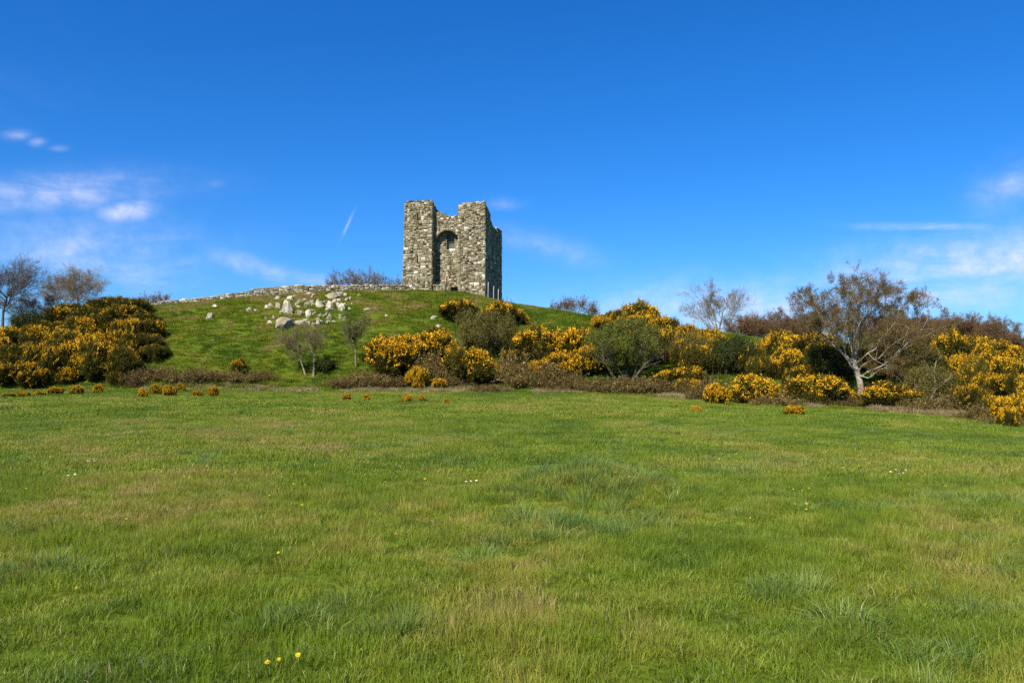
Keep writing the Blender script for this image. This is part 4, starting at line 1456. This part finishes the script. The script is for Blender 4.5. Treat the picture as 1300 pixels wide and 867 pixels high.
def leafy_shrub(name, label, px, py, w, h, seed, leafmat, bark='bark_dark', nleaf=9000, size=.075, stems=7, depth=None, cat='shrub', group=None, open_=.0, zlow=.15):
    """rounded shrub: many stems fan from the foot, leaf clumps fill an uneven crown"""
    rng = np.random.default_rng(seed)
    p = spot(px, py) if depth is None else at(px, depth)
    s = m_per_px(p.y)
    W, H = w * s, h * s
    p = p + Vector((0, W * .3, 0)); p.z = min(gz(p.x, p.y), p.z + .3 * H * 0 + .4)
    t = thing(name, label, cat, p, 0, 1, group)
    P0 = np.stack([rng.normal(0, .08 * W, stems), rng.normal(0, .06 * W, stems), np.full(stems, -.15)], -1)
    D0 = np.stack([rng.uniform(-.75, .75, stems), rng.uniform(-.6, .6, stems), np.ones(stems)], -1)
    st = curve_from(rng, P0, D0, np.full(stems, H * .75), np.full(stems, .025 * H + .02), np.full(stems, .012), 7, .10, (0, 0, .03))
    b1 = children(rng, st, 8, .3, 1, (.3, .9), .55, .6, 5, .15, (0, 0, .03), rmin=.01)
    b2 = children(rng, b1, 5, .2, 1, (.3, .9), .55, .6, 4, .15, (0, 0, .03), rmin=.008)
    # clumps on and inside an uneven ellipsoid
    nc = 210
    nleaf = int(nleaf * 1.9)
    d = norm(rng.normal(0, 1, (nc, 3)))
    rad = rng.uniform(.45, 1.0, nc) ** .5
    lump = .66 + .62 * vnoise(d[:, 0] * 2.2 + seed, d[:, 1] * 2.2 + d[:, 2] * 2.7, seed)
    C = d * rad[:, None] * lump[:, None] * np.array([.5 * W, .45 * W, .5 * H * (1 - zlow)]) + np.array([0, 0, H * (.5 + zlow * .45)])
    C = C[C[:, 2] > .05 * H]
    k = max(6, nleaf // len(C))
    cs = np.clip(.11 * W, .16, .42)
    LP = np.repeat(C, k, 0) + rng.normal(0, cs * .42, (len(C) * k, 3)) * np.array([.8, .8, 1.5])
    sh = np.clip(np.repeat(rng.uniform(.1, .85, len(C)), k) + rng.normal(0, .15, len(LP)), 0, 1)
    if open_:
        keep = rng.uniform(0, 1, len(LP)) > open_
        LP, sh = LP[keep], sh[keep]
    leaf = quads(rng, LP, np.tile([0, -.1, .3], (len(LP), 1)), size, size * .6, sh, 1.0)
    V, Qd = tubes(st, 6)
    ob('trunk', mk('trunk', V, [Qd], bark, smooth=True), t)
    V, Qd, _ = merge([tubes(b1, 4), tubes(b2, 3)])
    ob('branches', mk('branches', V, [Qd], bark), t)
    ob('crown', mk('crown', leaf[0], [leaf[1]], leafmat, leaf[2]), t)
    return t


leafy_shrub('hawthorn_shrub', 'large round green hawthorn with dark hollow beneath, among the gorse', 797, 494, 92, 86, 501, 'thorn_leaf', nleaf=15000, size=.085, zlow=.30)
leafy_shrub('willow_shrub', 'upright olive shrub in young leaf between gorse bushes below the tower', 612, 462, 84, 62, 502, 'olive_leaf', 'bark_grey', nleaf=15000, size=.085, stems=9)
leafy_shrub('evergreen_shrub', 'dark evergreen shrub in the bank above the bright field edge gorse', 935, 482, 62, 48, 503, 'dark_leaf', nleaf=8000, size=.08)
leafy_shrub('evergreen_shrub', 'dark evergreen shrub under the dark bare trees at the gorse bank', 28, 432, 46, 32, 504, 'dark_leaf', nleaf=7000, size=.09)
leafy_shrub('evergreen_shrub', 'very dark evergreen shrub behind the trunk of the pale trunked tree', 1062, 494, 60, 52, 505, 'dark_leaf', nleaf=6000, size=.08)
leafy_shrub('evergreen_shrub', 'low dark evergreen shrub in the shade beside the slim double sapling', 410, 477, 26, 16, 506, 'dark_leaf', nleaf=2500, size=.08)
leafy_shrub('evergreen_shrub', 'small dark evergreen shrub at the end of the russet trees', 1290, 452, 26, 18, 507, 'dark_leaf', nleaf=2500, size=.08)
leafy_shrub('willow_shrub', 'brown budding thicket beside the pale trunked tree, above the low gorse', 1160, 490, 76, 58, 508, 'olive_leaf', 'bark_grey', nleaf=11000, size=.075, stems=10)
leafy_shrub('willow_shrub', 'brown budding shrub around the leaning pale branch at the field edge', 1185, 522, 64, 52, 509, 'olive_leaf', 'bark_grey', nleaf=8000, size=.065, stems=10)
leafy_shrub('willow_shrub', 'brown budding thicket in the bank under the russet trees', 1120, 470, 70, 44, 510, 'olive_leaf', 'bark_grey', nleaf=9000, size=.075, stems=10)
leafy_shrub('willow_shrub', 'olive brown shrub above the gorse beside the round hawthorn', 880, 470, 52, 40, 511, 'olive_leaf', 'bark_grey', nleaf=8000, size=.075, stems=9)

# saplings on the slope
p = spot(393, 478)
bare_tree('hawthorn_sapling', 'slim double stemmed sapling with thin crown on the open grass slope', p, top_h(p, 414), 3.2, 521, bark='bark_grey', nl=6, stems=2, fork=.3, leafy=3, leafmat='olive_leaf', dens=.85, spreadang=(.2, .6))
p = spot(452, 467)
bare_tree('hawthorn_sapling', 'slim single stemmed sapling beside the bright gorse mass', p, top_h(p, 398), 2.0, 522, bark='bark_grey', nl=7, stems=1, fork=.38, leafy=5, leafmat='thorn_leaf', dens=.8, spreadang=(.15, .5))
p = at(777, 95)
bare_tree('young_sapling', 'tiny dark sapling poking above the skyline gorse', p, top_h(p, 396), .7, 523, bark='bark_dark', nl=4, leafy=6, leafmat='dark_leaf', dens=.5, group='tiny saplings on the skyline')
p = at(789, 95)
bare_tree('young_sapling', 'tiny dark sapling poking above the skyline gorse', p, top_h(p, 394), .7, 524, bark='bark_dark', nl=4, leafy=6, leafmat='dark_leaf', dens=.5, group='tiny saplings on the skyline')

# leaning pale branch at the field edge
p = spot(1172, 524)
lb = thing('leaning_branch', 'pale leaning bare branch in the brown shrub at the field edge', 'branch', p)
q = m_per_px(p.y)
brr = np.random.default_rng(63)
main = np.stack([resample([[0, 0, -.1, .11], [8 * q, .1, 14 * q, .09], [18 * q, .2, 28 * q, .07], [16 * q, .3, 50 * q, .04], [20 * q, .3, 66 * q, .015]], 9),
                 resample([[10 * q, .1, 12 * q, .06], [22 * q, -.1, 8 * q, .05], [34 * q, -.2, 4 * q, .03], [44 * q, -.2, 9 * q, .012]], 9)])
tw = children(brr, main, 9, .2, 1, (.3, .9), .4, .5, 5, .15, (0, 0, .03), rmin=.01)
tw2 = children(brr, tw, 5, .2, 1, (.3, .9), .5, .5, 4, .15, (0, 0, .03), rmin=.007)
V, Qd = tubes(main, 7)
ob('stem', mk('stem', V, [Qd], 'bark_pale', smooth=True), lb)
V, Qd, _ = merge([tubes(tw, 4), tubes(tw2, 3)])
ob('twigs', mk('twigs', V, [Qd], 'bark_grey'), lb)


# ------------------------------------------------------------------ bramble thickets along the hill foot
def bramble_meshes(seed):
    rng = np.random.default_rng(seed)
    m = 150
    P0 = np.stack([rng.uniform(-1, 1, m), rng.uniform(-.5, .5, m), np.full(m, -.05)], -1)
    a = rng.uniform(0, 2 * PI, m)
    D0 = np.stack([np.cos(a) * .5, np.sin(a) * .4, np.ones(m)], -1)
    c = curve_from(rng, P0, D0, rng.uniform(.35, 1.25, m) * (.6 + .8 * vnoise(P0[:, 0] * 2.5, P0[:, 1] * 2.5, seed)), np.full(m, .012), np.full(m, .005), 7, .12, (0, 0, -.22))
    c2 = children(rng, c, 5, .2, 1, (.4, 1.2), .4, .7, 4, .2, (0, 0, -.05), rmin=.005)
    V, Qd, _ = merge([tubes(c, 3), tubes(c2, 3)])
    leaf = merge([buds(rng, c, 9, .075, .05, .15, .05), buds(rng, c2, 4, .075, .045, .1, .05)])
    return mk('canes', V, [Qd], 'twig'), mk('leaves', leaf[0], [leaf[1]], 'bramble_leaf', leaf[2])


BR = [bramble_meshes(600 + i) for i in range(4)]
brng = np.random.default_rng(71)


def bramble(px, py, w, h, label, group):
    p = spot(px, py + brng.uniform(-3, 1.5))
    s = m_per_px(p.y)
    label = label.replace('low brown', ('wide' if w >= 44 else 'narrow') + (' tall' if h >= 22 else (' low' if h < 17 else '')) + ' brown')
    t = thing('bramble_thicket', label, 'bramble', (p.x, p.y + .5, gz(p.x, p.y + .5)), brng.choice([0, PI]) + brng.uniform(-.3, .3), (w * s / 2, max(.8, w * s / 2 * .8), h * s / .75 * brng.uniform(.5, 1.1)), group)
    for nm, me in zip(('canes', 'leaves'), BR[brng.integers(4)]):
        ob(nm, me, t)


B1 = ('low brown bramble thicket at the foot of the open grass slope', 'brambles below the open slope')
for a in ((178, 489, 34, 18), (205, 488, 40, 22), (236, 489, 40, 18), (268, 489, 42, 22), (300, 489, 40, 18), (330, 488, 30, 14), (160, 492, 30, 16)):
    bramble(*a, *B1)
B2 = ('low brown bramble thicket under the gorse mass below the tower', 'brambles under the gorse mass')
for a in ((440, 494, 36, 14), (470, 494, 44, 18), (505, 495, 40, 16), (545, 482, 40, 26), (575, 494, 30, 16), (640, 492, 44, 26), (672, 494, 50, 30), (705, 496, 50, 28), (738, 498, 46, 24), (655, 480, 40, 24), (620, 497, 36, 14), (478, 446, 34, 12)):
    bramble(*a, *B2)
B3 = ('low brown bramble thicket along the field edge by the round hawthorn', 'brambles by the hawthorn')
for a in ((770, 501, 44, 16), (805, 503, 50, 16), (840, 505, 48, 18), (872, 508, 46, 20), (900, 508, 40, 26), (930, 512, 40, 18)):
    bramble(*a, *B3)
B4 = ('low brown bramble thicket along the dry grass by the pale trunked tree', 'brambles by the pale trunked tree')
for a in ((985, 517, 44, 16), (1070, 519, 34, 14), (1104, 521, 36, 12), (1180, 526, 46, 20), (1210, 529, 44, 22), (1245, 534, 44, 20), (1285, 540, 44, 18), (1130, 500, 50, 20)):
    bramble(*a, *B4)

# ------------------------------------------------------------------ fence posts beside the tower
FP = ('weathered fence post on the slope beside the tower', 'posts beside the tower')
for px, py, h in ((619.5, 375, 17), (626.5, 377, 14), (632.5, 379, 12)):
    d = 96.3
    p = at(px, d)
    hh = top_h(p, py - h)
    me = mk('fence_post', *(lambda vq: (vq[0], [vq[1]]))(tubes(np.array([[[0, 0, -.3, .05], [.01, 0, hh * .5, .048], [.03, .0, hh, .044], [.015, 0, hh + .012, .02]]]), 7)), 'post')
    tag(ob('fence_post', me, None, p), *[FP[0], 'post', FP[1]])
FP2 = ('thin dark post on the crest beyond the tower', 'thin posts on the crest')
for px, top in ((643.5, 375), (648.5, 379)):
    p = at(px, 99)
    hh = top_h(p, top)
    me = mk('fence_post', *(lambda vq: (vq[0], [vq[1]]))(tubes(np.array([[[0, 0, -.3, .05], [0, 0, hh * .5, .045], [.01, .0, hh, .04], [.01, 0, hh + .012, .01]]]), 6)), 'bark_dark')
    tag(ob('fence_post', me, None, p), *[FP2[0], 'post', FP2[1]])


# ------------------------------------------------------------------ flowers in the field
def flower_meshes(kind):
    rng = np.random.default_rng(5 if kind == 'daisy' else 6)
    rad, rows = (.017, 1) if kind == 'daisy' else (.021, 3)
    V, Qd = [], []
    for r in range(rows):
        n = 16 if kind == 'daisy' else 15 - 3 * r
        for i in range(n):
            a = 2 * PI * (i + .5 * r) / n + rng.uniform(-.08, .08)
            l = rad * (1 - .28 * r) * rng.uniform(.9, 1.08)
            z1 = .004 + .005 * r
            for (ll, ww, z) in ((.15, -.5, 0), (.15, .5, 0), (1, .7, z1), (1, -.7, z1)):
                rr, tt = l * ll, ww * PI / n * (1 if ll < .5 else .8)
                V.append([rr * math.cos(a + tt), rr * math.sin(a + tt), z + .003 * r])
            k = len(V) - 4
            Qd.append([k, k + 1, k + 2, k + 3])
    head = mk('flower_head', V, [np.array(Qd)], kind)
    a = np.linspace(0, 2 * PI, 9)[:-1]
    dv = [[.006 * math.cos(t) * f, .006 * math.sin(t) * f, z] for f, z in ((1, .003), (.6, .007)) for t in a]
    disc = mk('flower_disc', dv + [[0, 0, .0085]], [np.array([[i, (i + 1) % 8, 8 + (i + 1) % 8, 8 + i] for i in range(8)]), np.array([[8 + i, 8 + (i + 1) % 8, 16] for i in range(8)])], 'dandelion')
    v, q = tubes(np.array([[[0, 0, -.16, .0022], [.004, 0, -.08, .002], [0, 0, 0.001, .0022]]]), 5)
    return head, disc, mk('stem', v, [q], 'stalk')


DA, DN = flower_meshes('daisy'), flower_meshes('dandelion')
frng = np.random.default_rng(15)


def flower(px, py, kind, size=1.0):
    p = spot(px, py + 4)
    hgt = frng.uniform(.055, .095)
    size *= frng.uniform(.5, .9)
    lab, grp = (('white daisy in a little cluster in the field grass', 'daisies in the field') if kind == 'daisy' else ('yellow dandelion flower standing in the field grass', 'dandelions in the field'))
    t = thing(kind + '_flower', lab, 'flower', (p.x, p.y, p.z + hgt), frng.uniform(0, 6.28), size, grp)
    t.rotation_euler = (R(22) + frng.normal(0, .15), frng.normal(0, .15), frng.uniform(-.4, .4))
    for nm, me in zip(('flower_head', 'flower_disc', 'stem'), DA if kind == 'daisy' else DN):
        if nm == 'stem':
            ob(nm, me, t)
        elif nm == 'flower_head' or kind == 'daisy':
            ob(nm, me, t)


for x, y in ((592, 614), (598, 613), (605, 612), (1128, 600), (1135, 598), (1139, 601), (1144, 600), (1147, 598), (89, 606), (98, 605), (114, 586), (122, 585), (197, 596)):
    flower(x, y, 'daisy', 1.35)
for x, y in ((344, 850), (358, 846), (382, 842), (103, 752), (356, 706), (504, 684), (385, 643), (355, 621), (344, 634), (374, 617), (388, 616), (359, 608), (540, 609), (571, 609), (1007, 643), (1021, 641), (1021, 650), (1016, 624),
              (1025, 622), (1005, 623), (798, 610), (780, 603), (37, 623), (164, 660), (67, 581), (222, 585), (286, 593), (266, 600), (171, 606), (170, 606), (454, 559), (265, 593), (1197, 618), (1169, 591), (1270, 615), (1044, 574), (1099, 578),
              (1088, 593), (1068, 594), (912, 582), (940, 586), (600, 598), (490, 612), (140, 551), (335, 559), (620, 574), (920, 650), (950, 660)):
    flower(x, y, 'dandelion', .9)
